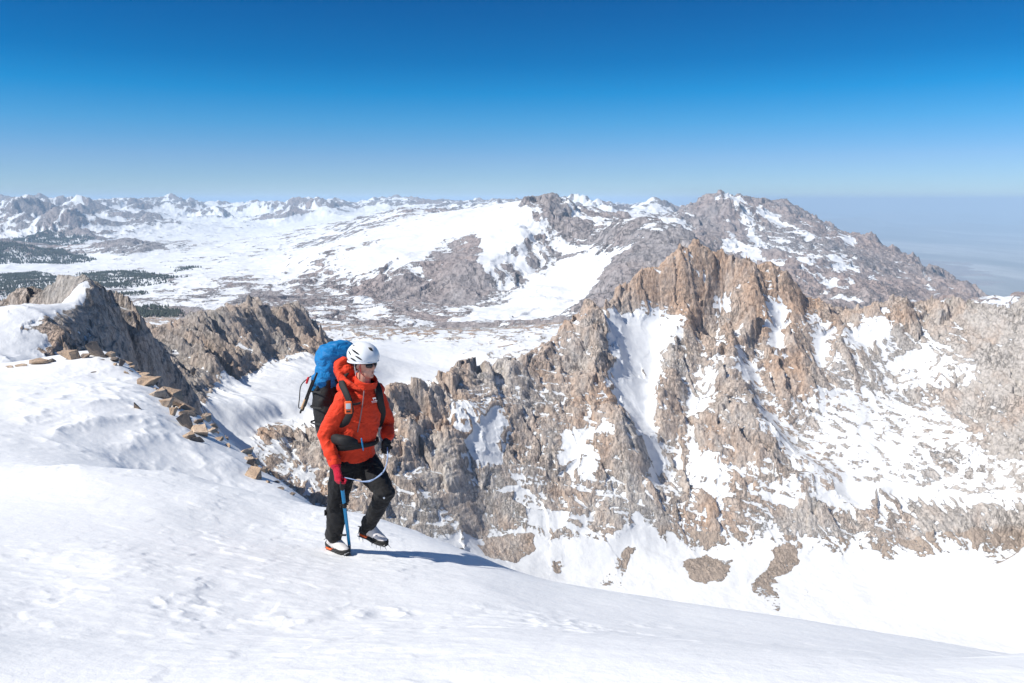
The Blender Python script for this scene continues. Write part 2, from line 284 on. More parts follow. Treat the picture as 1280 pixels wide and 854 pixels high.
FAR = [
 L((-500,400,2500),(-100,398,2500),(60,396,2500),(330,404,2500),(520,412,2500),(620,412,2500),(700,406,2450),(760,400,2400),(900,400,2400),(1100,420,2400),(1300,420,2500),(1800,420,2500),r=.15,s=-.1),
 # bare brown bump behind the near ridge on the right
 L((1130,392,2900,.5),(1165,380,2900,.5),(1200,374,2950,.5),(1240,372,3000,.4),(1280,371,3000,.4),(1500,368,3000,.4)),
 L((1100,420,3500,.4),(1300,430,3500,.3),(1700,430,3500,.3)),
 # valley floor and shelves in the middle
 L((300,388,3100),(420,392,3100),(540,396,3100),(640,395,3100),(720,388,3000),r=.22,s=-.1),
 L((380,365,3900),(450,372,3700),(520,376,3600),(580,380,3550),(630,374,3600),(690,360,3650),r=.22,s=-.1),
 # mesa: lower cliff band and its brink
 L((470,372,3800,.35,-.3),(520,375,3720,.3,-.2),(570,378,3680,.35,-.2),(600,372,3700,.4)),
 L((440,352,4150,.5,-.3),(480,350,4100,.5,-.4),(530,346,4080,.5,-.4),(580,341,4060,.5,-.4),(606,343,4030,.5,-.2)),
 L((430,330,4700,.12,.8),(500,318,4700,.12,.8),(560,312,4700,.15,.4),(598,308,4650,.2,.1)),
 L((360,330,5200,.1,1),(450,300,5600,.1,1),(520,282,5700,.1,1),(598,270,5600,.1,1),(625,262,5500,.12,1),(650,255,5350,.2,.8)),
 L((610,340,4080,.25,.8),(605,318,4450,.2,1),(612,300,4700,.15,1),(640,280,4950,.15,1),(655,262,5200,.2,.8)),
 # its summit and right-hand ridge
 L((640,262,5400,.2,.8),(651,254,5350,.5),(656,248,5330,.7),(661,250,5300,.7),(666,257,5200,.5,.2),(672,254,5150,.8),(680,254,5100,.9),(690,262,5000,.9),(702,271,4900,.9),(720,280,4800,.8),(735,289,4700,.6),(748,292,4600,.5),(765,288,4450,.4),(785,281,4350,.35),(803,275,4300,.35),(820,274,4300,.3),(838,280,4250,.3),(860,292,4150,.4),(880,305,4000,.5),(905,320,3900,.5)),
 L((655,275,4950,.8),(660,300,4650,.8),(665,320,4450,.8),(640,335,4250,.8,.1),(612,352,4000,.8,.1),(625,345,4100,.8)),
 L((690,285,4750,.8),(697,305,4550,.8),(700,325,4350,.6)),
 L((720,295,4600,.6),(740,310,4400,.4,.2),(770,315,4100,.3),(800,305,3950,.25,-.2),(840,305,3850,.25,-.2)),
 L((700,340,4150,.2,.8),(730,330,4200,.2,.9),(690,352,3900,.2,.7),(650,360,3800,.2,.6),(740,352,3700,.2,.6),(760,372,3300,.25,.2)),
 L((760,340,3600,.4),(740,365,3350,.4,0),(720,390,2950,.3,.1),(780,330,3600,.35),(830,330,3500,.35),(880,340,3300,.4),(960,350,3100,.5)),
 # left end of the mesa: dark knoll and slope
 L((340,335,5600,.15,.9),(385,345,4700,.3,.2),(395,333,4900,.4,-.2),(410,322,5000,.4,-.2),(430,322,4900,.3,.2)),
 L((355,315,7000,.2,.6),(400,302,7200,.25,.1),(430,290,7500,.25,.1),(470,278,8000,.3,.2),(500,262,8600,.3,.6),(540,262,8700,.6,-.1),(552,268,8500,.4,.3),(575,268,8200,.2,.8),(600,256,8000,.2,.9),(640,256,7500,.2,.9)),
 # great massif on the right
 L((830,290,8200,.8),(845,272,8100,1),(856,261,8000,1),(867,257,7900,1),(880,250,7850,1),(897,241,7800,1,.5),(909,243,7800,1,.6),(920,247,7800,1,.4),(931,248,7800,1,.2),(950,257,7850,1,.2),(955,252,8300,1),(961,249,8600,1),(969,254,8600,1),(977,252,8600,1),(984,251,8600,1),(1002,263,8500,1),(1017,278,8350,1),(1032,287,8200,.9),(1044,289,8000,.7),(1052,291,7800,.4,.8),(1062,296,7500,.4,.8),(1070,297,7300,.9),(1081,296,7200,.9),(1088,296,7150,.9),(1100,306,7000,.9),(1126,319,6700,.9),(1145,329,6500,.9),(1160,340,6300,.9),(1172,347,6200,.9),(1179,346,6100,.9),(1205,349,5900,.9),(1220,356,5800,.9),(1228,364,5700,.8),(1237,373,5600,.8),(1260,400,5500,.8),(1300,430,5300,.6)),
 L((950,254,7800,1,.6),(962,268,7500,.9,.7),(985,284,7150,.6,.4),(1010,288,7000,.4),(1040,292,6950,.4),(1070,305,6750,.4),(1100,318,6500,.5),(1130,335,6200,.5),(1160,352,5950,.6),(1190,365,5700,.6),(1215,375,5400,.6)),
 L((870,280,7000,.9),(882,300,6400,.9),(900,315,5900,.9),(940,330,5500,.9),(960,345,5100,.8)),
 L((905,265,7300,.9),(915,285,6800,.9),(925,300,6400,.9),(950,315,6000,.7,.5),(980,325,5700,.8),(1000,335,5400,.9),(1010,345,5200,.9),(1022,362,4900,.8)),
 L((940,270,7300,.9,.4),(950,295,6700,.6,.8),(965,310,6300,.6,.7),(985,318,6000,.6,.5)),
 L((1040,310,6300,.6),(1060,340,5500,.6),(1080,360,5000,.6),(1100,378,4600,.6),(1130,380,4700,.6),(1170,380,4900,.6)),
 L((880,330,5200,.6),(910,345,4600,.6),(960,370,4200,.6),(1040,400,4100,.6),(1140,410,4200,.5),(1240,420,4500,.5)),
 # beyond it the land drops to the desert
 L((1000,420,14000,.5,-1),(1100,470,12000,.5,-1),(1180,500,10500,.5,-1),(1260,540,9200,.4,-1),(1320,580,8300,.3,-1),(1600,600,7500,.3,-1),(1800,620,7300,.3,-1)),
 L((1040,388,20000,.2,-2),(1100,388,20000,.2,-2),(1300,388,20000,.2,-2),(1800,388,20000,.2,-2)),
 L((1020,319,40000,.2,-2),(1300,319,40000,.2,-2),(1800,319,40000,.2,-2)),
 # white peaks between mesa and massif
 L((700,262,12000,.9,.6),(720,254,12500,1,.4),(735,252,12500,1,.5),(747,249,12500,1,.5),(757,252,12500,1,.5),(770,258,12000,1,.6),(790,262,11500,.5,.9),(805,258,11500,.4,1),(815,249,11800,.5,.9),(825,256,11500,.5,.9),(838,262,11000,.6,.6),(850,268,10500,.6,.4)),
 L((740,275,8500,.3,.9),(770,270,8300,.3,.9),(800,268,8000,.3,1),(830,275,7000,.3,.7)),
 # plateau on the left
 L((-500,385,3200),(0,388,3100),(100,388,3100),(230,384,3200),(300,372,3600),r=.16,s=.0),
 L((-500,366,4300),(0,366,4300),(120,366,4300),(200,362,4400),(270,350,4700),(330,345,4900,.15,.5),r=.1,s=.25),
 L((-500,346,5600),(0,347,5600),(120,343,5800),(200,343,5800),(260,335,6000,.1,.3),r=.08,s=.4),
 L((-500,330,7400),(0,331,7400),(90,330,7400),(180,322,7600),(260,312,8000),(340,300,8800),r=.1,s=.5),
 L((-200,305,7900,.5,-.2),(0,306,7900,.5,-.2),(40,310,8000,.5,-.2),(80,314,8100,.4,0),(100,322,8000,.2,.5)),
 L((120,312,8200,.3,.2),(140,302,8400,.5,-.1),(160,299,8500,.6,-.3),(185,304,8500,.5,-.1),(215,306,8600,.4,.2),(260,308,8700,.2,.7)),
 L((-300,300,10500),(0,304,10500),(100,306,10500),(200,296,11500),(300,288,12500),(380,275,14000),r=.12,s=.5),
 # left peaks
 L((-400,262,14000,.9,.2),(-100,268,13500,.9,.2),(0,270,13500,.8,.3),(15,262,13500,.9,.5),(30,256,13300,1,.2),(38,254,13200,1,.1),(50,264,13000,.9,.4),(60,272,12600,.9,.2),(72,262,12300,1,.4),(88,270,12000,.9,.2),(110,284,11700,.8,.2),(130,290,11500,.5,.6),(150,292,11500,.4,.7)),
 L((75,262,15000,.8,.3),(95,249,15500,1,.6),(105,256,15200,.9,0),(120,262,15000,.7,.4),(150,266,15000,.5,.9)),
 L((60,285,11400,.7),(90,294,11000,.7,-.2),(120,300,10800,.5)),
 L((150,278,13000,.3,.9),(175,274,13000,.7,-.1),(186,265,13200,.8,-.2),(196,277,12900,.5,.5),(230,280,13000,.2,1)),
 L((245,272,15500,.3,1),(262,264,16000,.8,.6),(268,257,16200,.9,.6),(276,264,16000,.8,.6),(300,272,15500,.2,1)),
 L((345,282,13500,.3,.7),(360,268,14200,.8,.1),(378,258,14800,.9,.1),(392,249,15200,1,.2),(402,248,15300,1,.6),(410,256,15000,.8,.5),(425,260,15000,.5,.8),(450,262,15000,.4,.8)),
 # first skyline
 L((-500,250,22000),(-100,246,22000),(0,242,22000),(15,247,22000),(30,249,22000),(42,249,22000),(50,241,22000),(64,252,22000),(80,250,22000),(100,252,22000),(120,254,22000),(135,251,22000),(150,248,22500,.4,1),(175,249,22500,.4,.8),(195,251,23000),(207,246,23000,.6,1),(213,241,23000,.6,1),(220,247,23000,.6,1),(237,248,23000),(255,254,23000,.4,1),(300,257,23000,.3,1),(340,257,24000,.3,1),(365,256,24000,.3,1),r=.6,s=.15),
 L((440,258,20000,.4,.9),(455,252,20000,.6,.8),(468,247,20000,.6,.9),(482,250,20000),(495,245,20000),(511,249,20000),(536,249,20000),(558,252,20000),(585,253,20000),(598,249,20000),(612,255,20000),(633,252,20000),(648,252,20000),(700,256,22000),(800,258,22000),(900,262,22000,.5),r=.6,s=.25),
 L((-500,256,36000),(0,255,36000),(250,256,36000),(400,256,36000),(640,256,36000),(850,256,36000),(930,262,36000,.4),r=.7,s=.8),
 L((-500,262,60000),(900,264,60000),r=.3,s=.6),L((1020,297,60000,.2,-2),(1800,297,60000,.2,-2)),
]
fnear = Field(NEAR, ks=1.6, step=.022)
def make_rows(segs):
    out = []
    for a, b, n in segs: out.append(np.linspace(a, b, n, endpoint=False))
    return np.concatenate(out + [np.array([segs[-1][1]])])
QN = 1.0
def cols(q, lo=-.70, hi=.70, wide=1.02):
    return np.concatenate([np.linspace(-wide, lo, int(70 * q), endpoint=False), np.linspace(lo, hi, int(1150 * q), endpoint=False), np.linspace(hi, wide, int(70 * q))])
nu_ = cols(QN)
nY = make_rows([(58, 500, int(130 * QN)), (500, 1000, int(330 * QN)), (1000, 1720, int(800 * QN)), (1720, 2700, int(260 * QN))])
nv_ = np.log(nY)
GN = grid_field(fnear, nu_, nv_, 720, 520)
U, V = np.meshgrid(nu_, nv_)
Yn = np.exp(V); Xn = U * Yn
# where a place of the photo lies on this ground
_S = GN[..., 0]
def locate(px, py, S=_S, uu=nu_, vv=nv_, y0=200):
    u, s = us(px, py); j = int(np.clip(np.searchsorted(uu, u), 0, len(uu) - 1))
    k = np.nonzero((S[:, j] >= s) & (vv > math.log(y0)))[0]
    return (u, vv[k[0]] if len(k) else vv[-1])
Zn = GN[..., 0] * Yn
rough = np.clip(GN[..., 1], 0, 1.1)
# join the far country
def crags(L_, amp, sp, seed):
    """break a survey line of a far range into separate summits and saddles"""
    r_ = random.Random(seed); out = []
    for a, b in zip(L_, L_[1:]):
        n_ = max(1, int(abs(b[0] - a[0]) / sp)); out.append(a)
        for i in range(1, n_):
            t_ = (i + r_.uniform(-.3, .3)) / n_; q_ = [a[k] + (b[k] - a[k]) * t_ for k in range(5)]
            q_[1] += (amp if i % 2 else -amp * .45) * r_.uniform(.3, 1.2); q_[4] += .5 if i % 2 else -.25
            out.append(tuple(q_))
    return out + [L_[-1]]
FAR = [crags(L_, 13 if L_[1][2] > 17000 else 7, 13 if L_[1][2] > 17000 else 18, i) if 10800 <= L_[1][2] < 39000 and -401 >= L_[0][0] or (L_[1][2] == 20000 and L_[0][0] == 440) else L_ for i, L_ in enumerate(FAR)]
ffar = Field(FAR, ks=.55, step=.02)
jr = nY > 2250
GJ = grid_field(ffar, nu_, nv_[jr], 700, 24); kj = sstep(2300, 2560, nY[jr])[:, None]
Zn[jr] = Zn[jr] * (1 - kj) + GJ[..., 0] * Yn[jr] * kj
GN[jr, :, 2] = GN[jr, :, 2] * (1 - kj) + (GJ[..., 2] - .1) * kj; rough[jr] = rough[jr] * (1 - kj) + GJ[..., 1] * kj
# broken rock: ribs and flutes that run down the fall line, then blocks
wx = Xn + 16 * fbm(Xn, Yn, 90, 4, 50, .6); wy = Yn + 16 * fbm(Xn, Yn, 90, 4, 60, .6)
fl = ridged(wx, wy * .5, 84, 5, 3, .42)
fa = facet(wx, wy * .6, 34, 5, .50) + facet(wx, wy * .7, 13, 6, .34) + facet(Xn + .2 * wx, wy * .8, 5.2, 7, .34)
st = fbm(wx + .5 * wy, wy * .5, 9, 3, 31, .6)
rz = np.clip(rough, 0, 1.1)
sl_ang = ridged(wx * .35 + Zn * 1.1, wy * .2 - wx * .2, 11, 4, 61, .55)
big_ = ridged(wx, wy * .6, 190, 3, 71, .45)
leftside = 1 - sstep(-.32, -.22, U)
slabby = sstep(-.25, .35, fbm(Xn, Yn * .8, 130, 3, 88))
fa = fa * (1.25 - .75 * slabby) * (1 - .6 * leftside); st = st * (1 - .6 * slabby)
lowp = 1 - .4 * (1 - sstep(-420, -330, Zn)) * (1 - leftside)
rz = rz * lowp
Zn = Zn + rz * (11 * (1 - .8 * leftside) * (fl - 1.3) + 20 * (1 - .7 * sstep(.28, .34, -U)) * (big_ - 1.1) + (1.2 + 1.3 * slabby) * (sl_ang - 1.1) + 1.15 * fa + 1.0 * st) + 2.2 * fbm(Xn, Yn, 60, 3, 77) * (.25 + rough)
slab = sstep(.47, .56, U) * (Yn < 1900)
ca = .86 * Xn + .5 * Zn; cb = -.5 * Xn + .86 * Zn
Zn = Zn + slab * rz * (7 * (ridged(ca + 4 * fbm(Xn, Yn, 40, 3, 5), cb * .13 + Yn * .1, 17, 4, 66, .6) - 1.2))
lf = (1 - sstep(-.33, -.27, U)) + (U < us(432, 450)[0]) * (Yn > 1150) * (Yn < 1950) * (U > -.33); lf = np.clip(lf, 0, 1) * (.4 + .6 * sstep(950, 1200, Yn))
Zn = Zn + lf * rz * (17 * (ridged(.45 * wx + .9 * wy, (.87 * wx - .5 * wy) * .10, 46, 5, 97, .5) - 1.3) + 5 * (ridged(.45 * Xn + .9 * Yn, (.87 * Xn - .5 * Yn) * .12, 15, 4, 98, .55) - 1.2))
# ledges: steps in height
hs = Zn + .25 * Xn + 9 * fbm(Xn, Yn, 130, 3, 91)
for hgt, amt in ((17.0, .42), (6.0, .34)):
    ph = hs / hgt; fr = ph - np.floor(ph)
    Zn = Zn + rough * amt * hgt * (sstep(.15, .85, fr) - fr)
Nn = normals(Xn, Yn, Zn); nzf = Nn[..., 2]
Zb = blur(Zn, 5)
conc = np.clip((Zb - Zn) / 4.0, -1, 1) + .6 * np.clip((blur(Zn, 2) - Zn) / 1.2, -1, 1)
nzs = blur(nzf, 2, 1)
SNOWP = [  # + fields of snow, - bare rock;  (weight, outline in the photo)
 (1.3,[(751,386),(775,392),(794,384),(830,390),(862,386),(858,400),(848,420),(838,432),(824,440),(817,489),(821,515),(813,533),(822,559),(820,575),(805,560),(793,530),(783,505),(765,480),(752,466),(765,440),(760,415)]),
 (1.2,[(812,575),(829,575),(818,602),(800,645),(792,645),(806,610)]),
 (-1.5,[(819,402),(825,402),(824,418),(817,416)]),
 (-1.2,[(790,458),(808,450),(815,470),(800,472)]),
 (1.2,[(857,316),(870,318),(872,328),(862,324)]),(1.3,[(868,331),(888,338),(884,347),(872,342)]),
 (1.3,[(888,366),(905,372),(925,362),(905,378),(897,385)]),
 (1.2,[(898,396),(925,400),(940,390),(925,408),(920,418),(905,420),(900,470),(888,500),(868,520),(862,500),(880,480),(893,440)]),
 (1.3,[(920,428),(932,440),(946,442),(947,485),(956,505),(980,535),(1004,565),(1002,590),(985,560),(960,530),(948,510),(936,480),(925,462),(915,450)]),
 (1.3,[(954,366),(968,374),(975,368),(990,372),(985,395),(976,420),(979,445),(965,455),(957,425)]),
 (1.2,[(1010,388),(1050,390),(1046,405),(1030,425),(1029,450),(1022,452),(1020,425),(1012,405)]),
 (1.2,[(1060,397),(1110,388),(1112,412),(1102,425),(1065,437),(1055,425)]),
 (1.2,[(1104,459),(1130,442),(1158,428),(1190,440),(1228,456),(1203,477),(1170,478),(1120,487)]),
 (1.25,[(999,475),(1036,478),(1074,484),(1117,503),(1161,516),(1196,525),(1230,553),(1255,566),(1300,562),(1300,625),(1192,634),(1130,637),(1055,634),(999,625),(1002,569),(1005,528),(986,497)]),
 (-1.3,[(1140,566),(1205,560),(1200,590),(1150,605),(1125,590)]),
 (-.9,[(1100,612),(1180,600),(1230,612),(1200,634),(1080,634)]),
 (-.7,[(1020,590),(1050,590),(1040,615),(1020,612)]),
 (1.2,[(880,556),(930,572),(985,590),(1002,600),(998,628),(960,625),(940,612),(900,617),(862,612),(858,600),(862,550)]),
 (-.9,[(916,588),(940,584),(942,606),(915,606)]),
 (1.2,[(596,524),(614,517),(638,526),(632,552),(628,575),(603,583),(590,565),(572,545),(556,512),(560,502),(590,505)]),
 (1.3,[(708,531),(764,531),(768,538),(731,540),(736,559),(750,578),(736,599),(712,590),(690,577),(712,557)]),
 (1.2,[(605,611),(650,606),(658,629),(670,637),(735,637),(750,626),(752,632),(735,646),(668,648),(650,632),(645,614)]),
 (1.2,[(655,640),(690,646),(715,655),(735,658),(712,662),(680,654)]),
 (1.2,[(730,655),(760,668),(790,664),(800,650),(820,662),(800,680),(750,676)]),
 (1.2,[(350,530),(362,532),(345,560),(338,556)]),(1.2,[(370,575),(395,575),(400,595),(378,597)]),
 (1.3,[(590,672),(640,672),(700,676),(760,680),(800,650),(850,688),(900,694),(983,690),(1055,700),(1105,706),(1142,698),(1192,697),(1224,684),(1245,704),(1300,700),(1300,900),(500,900),(500,690)]),
 (-2.2,[(592,678),(615,670),(665,666),(665,690),(646,705),(608,697)]),
 (-2.2,[(690,698),(700,698),(706,718),(688,716)]),
 (-2.2,[(783,678),(794,682),(788,705),(778,738),(748,728),(765,700)]),(-2.0,[(789,738),(800,722),(812,719),(812,740)]),
 (-2.6,[(855,698),(880,692),(919,700),(914,718),(901,732),(880,730),(862,722)]),
 (-2.4,[(964,689),(995,685),(1003,700),(990,716),(975,720),(975,734),(983,763),(962,763),(940,740),(938,724),(956,712)]),
 (-2.2,[(997,730),(1018,728),(1026,742),(1016,763),(1000,752)]),
 (1.3,[(-20,400),(30,390),(56,378),(72,368),(97,354),(112,354),(118,361),(98,372),(84,382),(60,394),(20,408),(-20,414)]),(-.35,[(-20,414),(20,408),(60,394),(90,384),(90,436),(40,430),(-20,424)]),
 (1.4,[(-20,422),(60,418),(60,428),(20,436),(56,440),(60,470),(-20,470)]),
 (1.6,[(278,466),(299,472),(318,455),(340,445),(367,441),(401,445),(425,436),(440,425),(480,428),(560,440),(580,455),(548,478),(500,482),(430,506),(390,520),(350,526),(320,528),(300,575),(280,560),(262,540),(244,500),(262,495)]),
]
bias = GN[..., 2].copy()
for w, pts in SNOWP:
    q = [locate(*p) for p in pts]
    k = 1.0
    a = np.array(q); lo = a.min(0) - .06; hi = a.max(0) + .06
    j0, j1 = np.searchsorted(nu_, [lo[0], hi[0]]); i0, i1 = np.searchsorted(nv_, [lo[1], hi[1]])
    if j1 <= j0 or i1 <= i0: continue
    sl = (slice(i0, i1), slice(j0, j1))
    wob = .006 * fbm(Xn[sl], Yn[sl], 55, 5, 5, .65)
    sd = poly_sd(U[sl] + wob, V[sl] + wob, q)
    bias[sl] += w * sstep(-.006, .006, sd)
snow = -.31 + .70 * bias + 1.5 * (nzs - .74) + .38 * conc + .26 * fbm(Xn, Yn, 46, 5, 11, .66) + .24 * fbm(wx, wy * .3, 26, 4, 12, .6) - .12 * leftside * (Yn < 1900) - .12 * sstep(-300, -150, Zn) - .25 * sstep(.5, .6, U)
outc = sstep(.24, .5, fbm(Xn * .7 + .2 * Yn, Yn * .95, 15, 5, 44, .68) + .35 * fbm(Xn, Yn, 120, 2, 45) + .05)
snow = snow - 1.9 * outc * sstep(.27, .33, U) * (Yn < 1560) * sstep(-478, -468, Zn)
snow = np.clip(snow, -1.2, 1.2)
# deep snow smooths the ground
k = sstep(.1, .9, snow)
Zn = Zn * (1 - .8 * k) + blur(Zn, 4) * .8 * k + .5 * k * fbm(Xn, Yn, 18, 3, 14)
tint = np.clip(.40 + .5 * fbm(Xn, Yn, 160, 4, 40) + .15 * leftside + .65 * sstep(-300, -150, Zn) * (1 - leftside) - .35 * sstep(.5, .62, U) - .5*sstep(.35,.5,U), 0, 1)
scree = np.zeros_like(Zn)
scree = sstep(-498, -512, Zn) * (Yn < 1190)
def rock_material(name, kinds, snow_scale, bump_scale, bump_d, fleck):
    t = NT(name); pos = t.n('ShaderNodeNewGeometry').outputs['Position']
    mp = t.n('ShaderNodeMapping', {'Vector': pos, 'Scale': (1, .6, .45)}).outputs[0]
    n1 = t.noise(mp, bump_scale * .12, 6, .6); n2 = t.noise(mp, bump_scale * .9, 5, .65); n3 = t.noise(pos, bump_scale * .02, 5, .6)
    grey = t.ramp(n2, [(.25, kinds[0]), (.55, kinds[1]), (.8, kinds[2])])
    brown = t.ramp(n2, [(.25, kinds[3]), (.52, kinds[4]), (.8, kinds[5])])
    f = t.math('ADD', t.math('MULTIPLY', t.math('SUBTRACT', n3, .5), 1.6), t.attr('tint'))
    f = t.math('ADD', f, t.math('MULTIPLY', t.math('SUBTRACT', n1, .5), 1.8), clamp=True)
    rock = t.mix(f, grey, brown)
    mc = t.n('ShaderNodeMapping', {'Vector': pos, 'Rotation': (.25, .35, .3), 'Scale': (1, .7, .28)}).outputs[0]
    c1 = t.math('ABSOLUTE', t.math('SUBTRACT', t.noise(mc, bump_scale * .5, 5, .6), .5))
    crm = t.n('ShaderNodeMapRange', {0: c1, 1: .0, 2: .035, 3: 0, 4: 1}).outputs[0]
    crm = t.math('ADD', crm, t.n('ShaderNodeMapRange', {0: t.noise(pos, bump_scale * .05, 3, .5), 1: .42, 2: .6, 3: .75, 4: 0}).outputs[0], clamp=True)
    rock = t.mix(crm, t.mix(.7, rock, kinds[0]), rock)
    scr = t.ramp(t.noise(pos, bump_scale * 3, 4, .7), [(.3, kinds[6]), (.7, kinds[7])])
    rock = t.mix(t.attr('scree'), rock, scr)
    sn = t.noise(pos, snow_scale, 7, .72); sn2 = t.noise(mp, snow_scale * .16, 4, .6)
    s = t.math('ADD', t.attr('snow'), t.math('MULTIPLY', t.math('SUBTRACT', sn, .5), fleck))
    s = t.math('ADD', s, t.math('MULTIPLY', t.math('SUBTRACT', sn2, .5), fleck * .9))
    s = t.math('ADD', s, t.math('MULTIPLY', t.math('SUBTRACT', t.noise(pos, snow_scale * 2.6, 3, .7), .5), fleck * .4))
    s = t.n('ShaderNodeMapRange', {0: s, 1: -.03, 2: .05}).outputs[0]
    col = t.mix(s, rock, (.74, .755, .775, 1))
    bh = t.math('ADD', t.math('MULTIPLY', n2, 1.0), t.math('ADD', t.math('MULTIPLY', t.noise(mp, bump_scale * .35, 5, .6), 2.2), t.math('MULTIPLY', crm, .45)))
    bh = t.math('MULTIPLY', bh, t.math('SUBTRACT', 1.0, t.math('MULTIPLY', s, .93)))
    bmp = t.n('ShaderNodeBump', {'Strength': 1.0, 'Distance': bump_d, 'Height': bh})
    b = t.n('ShaderNodeBsdfPrincipled', {'Base Color': col, 'Roughness': t.math('SUBTRACT', .92, t.math('MULTIPLY', s, .25)), 'Normal': bmp.outputs[0], 'Specular IOR Level': .25})
    return t.finish(b)
g = lambda *c: (*c, 1)
m_near = rock_material("granite_and_snow", [g(.24,.22,.20), g(.53,.49,.455), g(.68,.64,.60), g(.19,.125,.095), g(.50,.355,.26), g(.65,.51,.41), g(.34,.27,.22), g(.48,.40,.335)], .22, .28, 3.2, .9)
m_cliff = rock_material('dark_cliff_granite', [g(.19,.175,.16), g(.42,.39,.36), g(.58,.54,.50), g(.20,.14,.11), g(.46,.35,.275), g(.60,.48,.40), g(.28,.23,.19), g(.38,.32,.27)], .22, .28, 3.2, .9)
uc = .5 * (nu_[1:] + nu_[:-1]); Uc, Vc = np.meshgrid(uc, .5 * (nv_[1:] + nv_[:-1])); Yc = np.exp(Vc)
is_left = (Uc < -.235) & (Yc < 1900) | (Uc < -.335) & (Yc < 1200) 
left = (Uc < us(262, 500)[0] + 0 * Uc) & (Yc < 1100) | (Yc >= 1100) & (Yc < 1950) & (Uc < us(430, 450)[0]) 
left &= ~((Yc > 1100) & (Yc < 1300) & (Uc > us(262, 500)[0]))
floor_ = (~left) & (Yc > 1760)
at_ = {'snow': snow, 'tint': tint, 'scree': scree}
NEAR_A = (Xn, Yn, Zn)
mesh_from_grid('mountain_ridge', Xn, Yn, Zn, at_, m_near, (~left) & (~floor_))
mesh_from_grid('rock_cliff', Xn, Yn, Zn, at_, m_cliff, left)
mesh_from_grid('snowy_valley', Xn, Yn, Zn, at_, m_near, floor_)
# ================================================================== far country (2.6 km .. 60 km)
fu_ = cols(1.0)
fY = np.concatenate([np.exp(np.linspace(math.log(2500), math.log(9500), 620, endpoint=False)), np.exp(np.linspace(math.log(9500), math.log(58000), 420))])
fv_ = np.log(fY)
GF = grid_field(ffar, fu_, fv_, 900, 560)
UF, VF = np.meshgrid(fu_, fv_)
Yf = np.exp(VF); Xf = UF * Yf
Zf = GF[..., 0] * Yf
_SF = GF[..., 0].copy()
rf = np.clip(GF[..., 1], .0, 1.1)
def locf(px, py): return locate(px, py, _SF, fu_, fv_, 2600)
wx = Xf + 60 * fbm(Xf, Yf, 500, 3, 50); wy = Yf + 60 * fbm(Xf, Yf, 500, 3, 60)
fl = ridged(wx, wy * .7, 620, 7, 13, .55)
big = ridged(wx, wy, 2400, 7, 33, .52)
far_w = sstep(9000, 16000, Yf)
fa = facet(wx, wy * .8, 240, 5, .16) + facet(wx, wy * .8, 95, 6, .2) + facet(wx, wy, 42, 8, .24)
Zf = Zf + rf * ((50 - 24 * sstep(.2, .26, UF) * (Yf < 9500) * (Yf > 4800)) * (fl - 1.25) + fa)  * (1 - .3 * far_w) + rf * sstep(8500, 13000, Yf) * 190 * (big - 1.2 - .38 * sstep(16000, 20000, Yf)) + (4 + 22 * rf) * fbm(Xf, Yf, 170, 4, 72, .6)
far_plain = sstep(12000, 20000, Yf)
# single summits: top in the photo, distance, steepness
PEAKS = [(0,242,20000,.5),(20,247,21000,.5),(50,240,20000,.75),(78,250,21000,.5),(95,248,15500,.6),(125,252,21000,.5),(150,247,21000,.45),(185,246,21500,.5),(213,240.5,20000,.55),(238,246,21500,.6),(268,256,16200,.5),
 (300,254,22000,.4),(345,254,22000,.45),(382,252,15000,.5),(397,245.5,15200,.55),(436,251,20000,.5),(468,245,20000,.5),(495,242,20000,.55),(522,246,20500,.5),(558,248,20000,.55),(577,251,21000,.5),(598,246,20000,.55),(633,249,20000,.5),
 (708,255,14000,.6),(723,251,13000,.6),(737,250,13000,.65),(748,247,12500,.65),(762,251,12500,.6),(784,254,14000,.5),(817,247,11800,.6),(838,252,14000,.6),
 (33,253,13200,.6),(14,262,13500,.5),(72,261,12300,.55),(58,268,11800,.5),(186,264,13200,.6),(98,284,11200,.45),(60,288,11000,.45),(130,287,11600,.4),(160,297,8500,.4),(540,261,8900,.4),
 (897,240.5,7800,.62),(880,249,7850,.62),(867,256,7900,.62),(931,248,7900,.55),(961,248.5,8600,.7),(984,250,8600,.7),(1003,262,8500,.7),(1081,295,7200,.6)]
for i_, (px_, py_, Y_, sl_k) in enumerate(PEAKS):
    c_ = at(px_, py_, Y_); rad = 1500 if Y_ > 10000 else 800
    j0, j1 = np.searchsorted(fu_, [(c_.x - rad) / Y_ - .02, (c_.x + rad) / Y_ + .02]); i0, i1 = np.searchsorted(fY, [Y_ - rad, Y_ + rad])
    sl = (slice(i0, i1), slice(j0, j1)); dx = Xf[sl] - c_.x; dy = Yf[sl] - c_.y; r_ = np.hypot(dx, dy) + 1; th = np.arctan2(dy, dx)
    arm = np.abs(np.sin(1.5 * th + i_ * 1.7 + .5 * perlin(r_ / 300, r_ * 0 + i_ * 3.1, 5)))
    cone = c_.z - sl_k * r_ * (.72 + .55 * arm) + .16 * np.minimum(r_, 400) * (ridged(Xf[sl] + .4 * Yf[sl], Yf[sl] * .8, 240, 5, 66, .55) - 1.1)
    Zf[sl] = np.maximum(Zf[sl], cone)
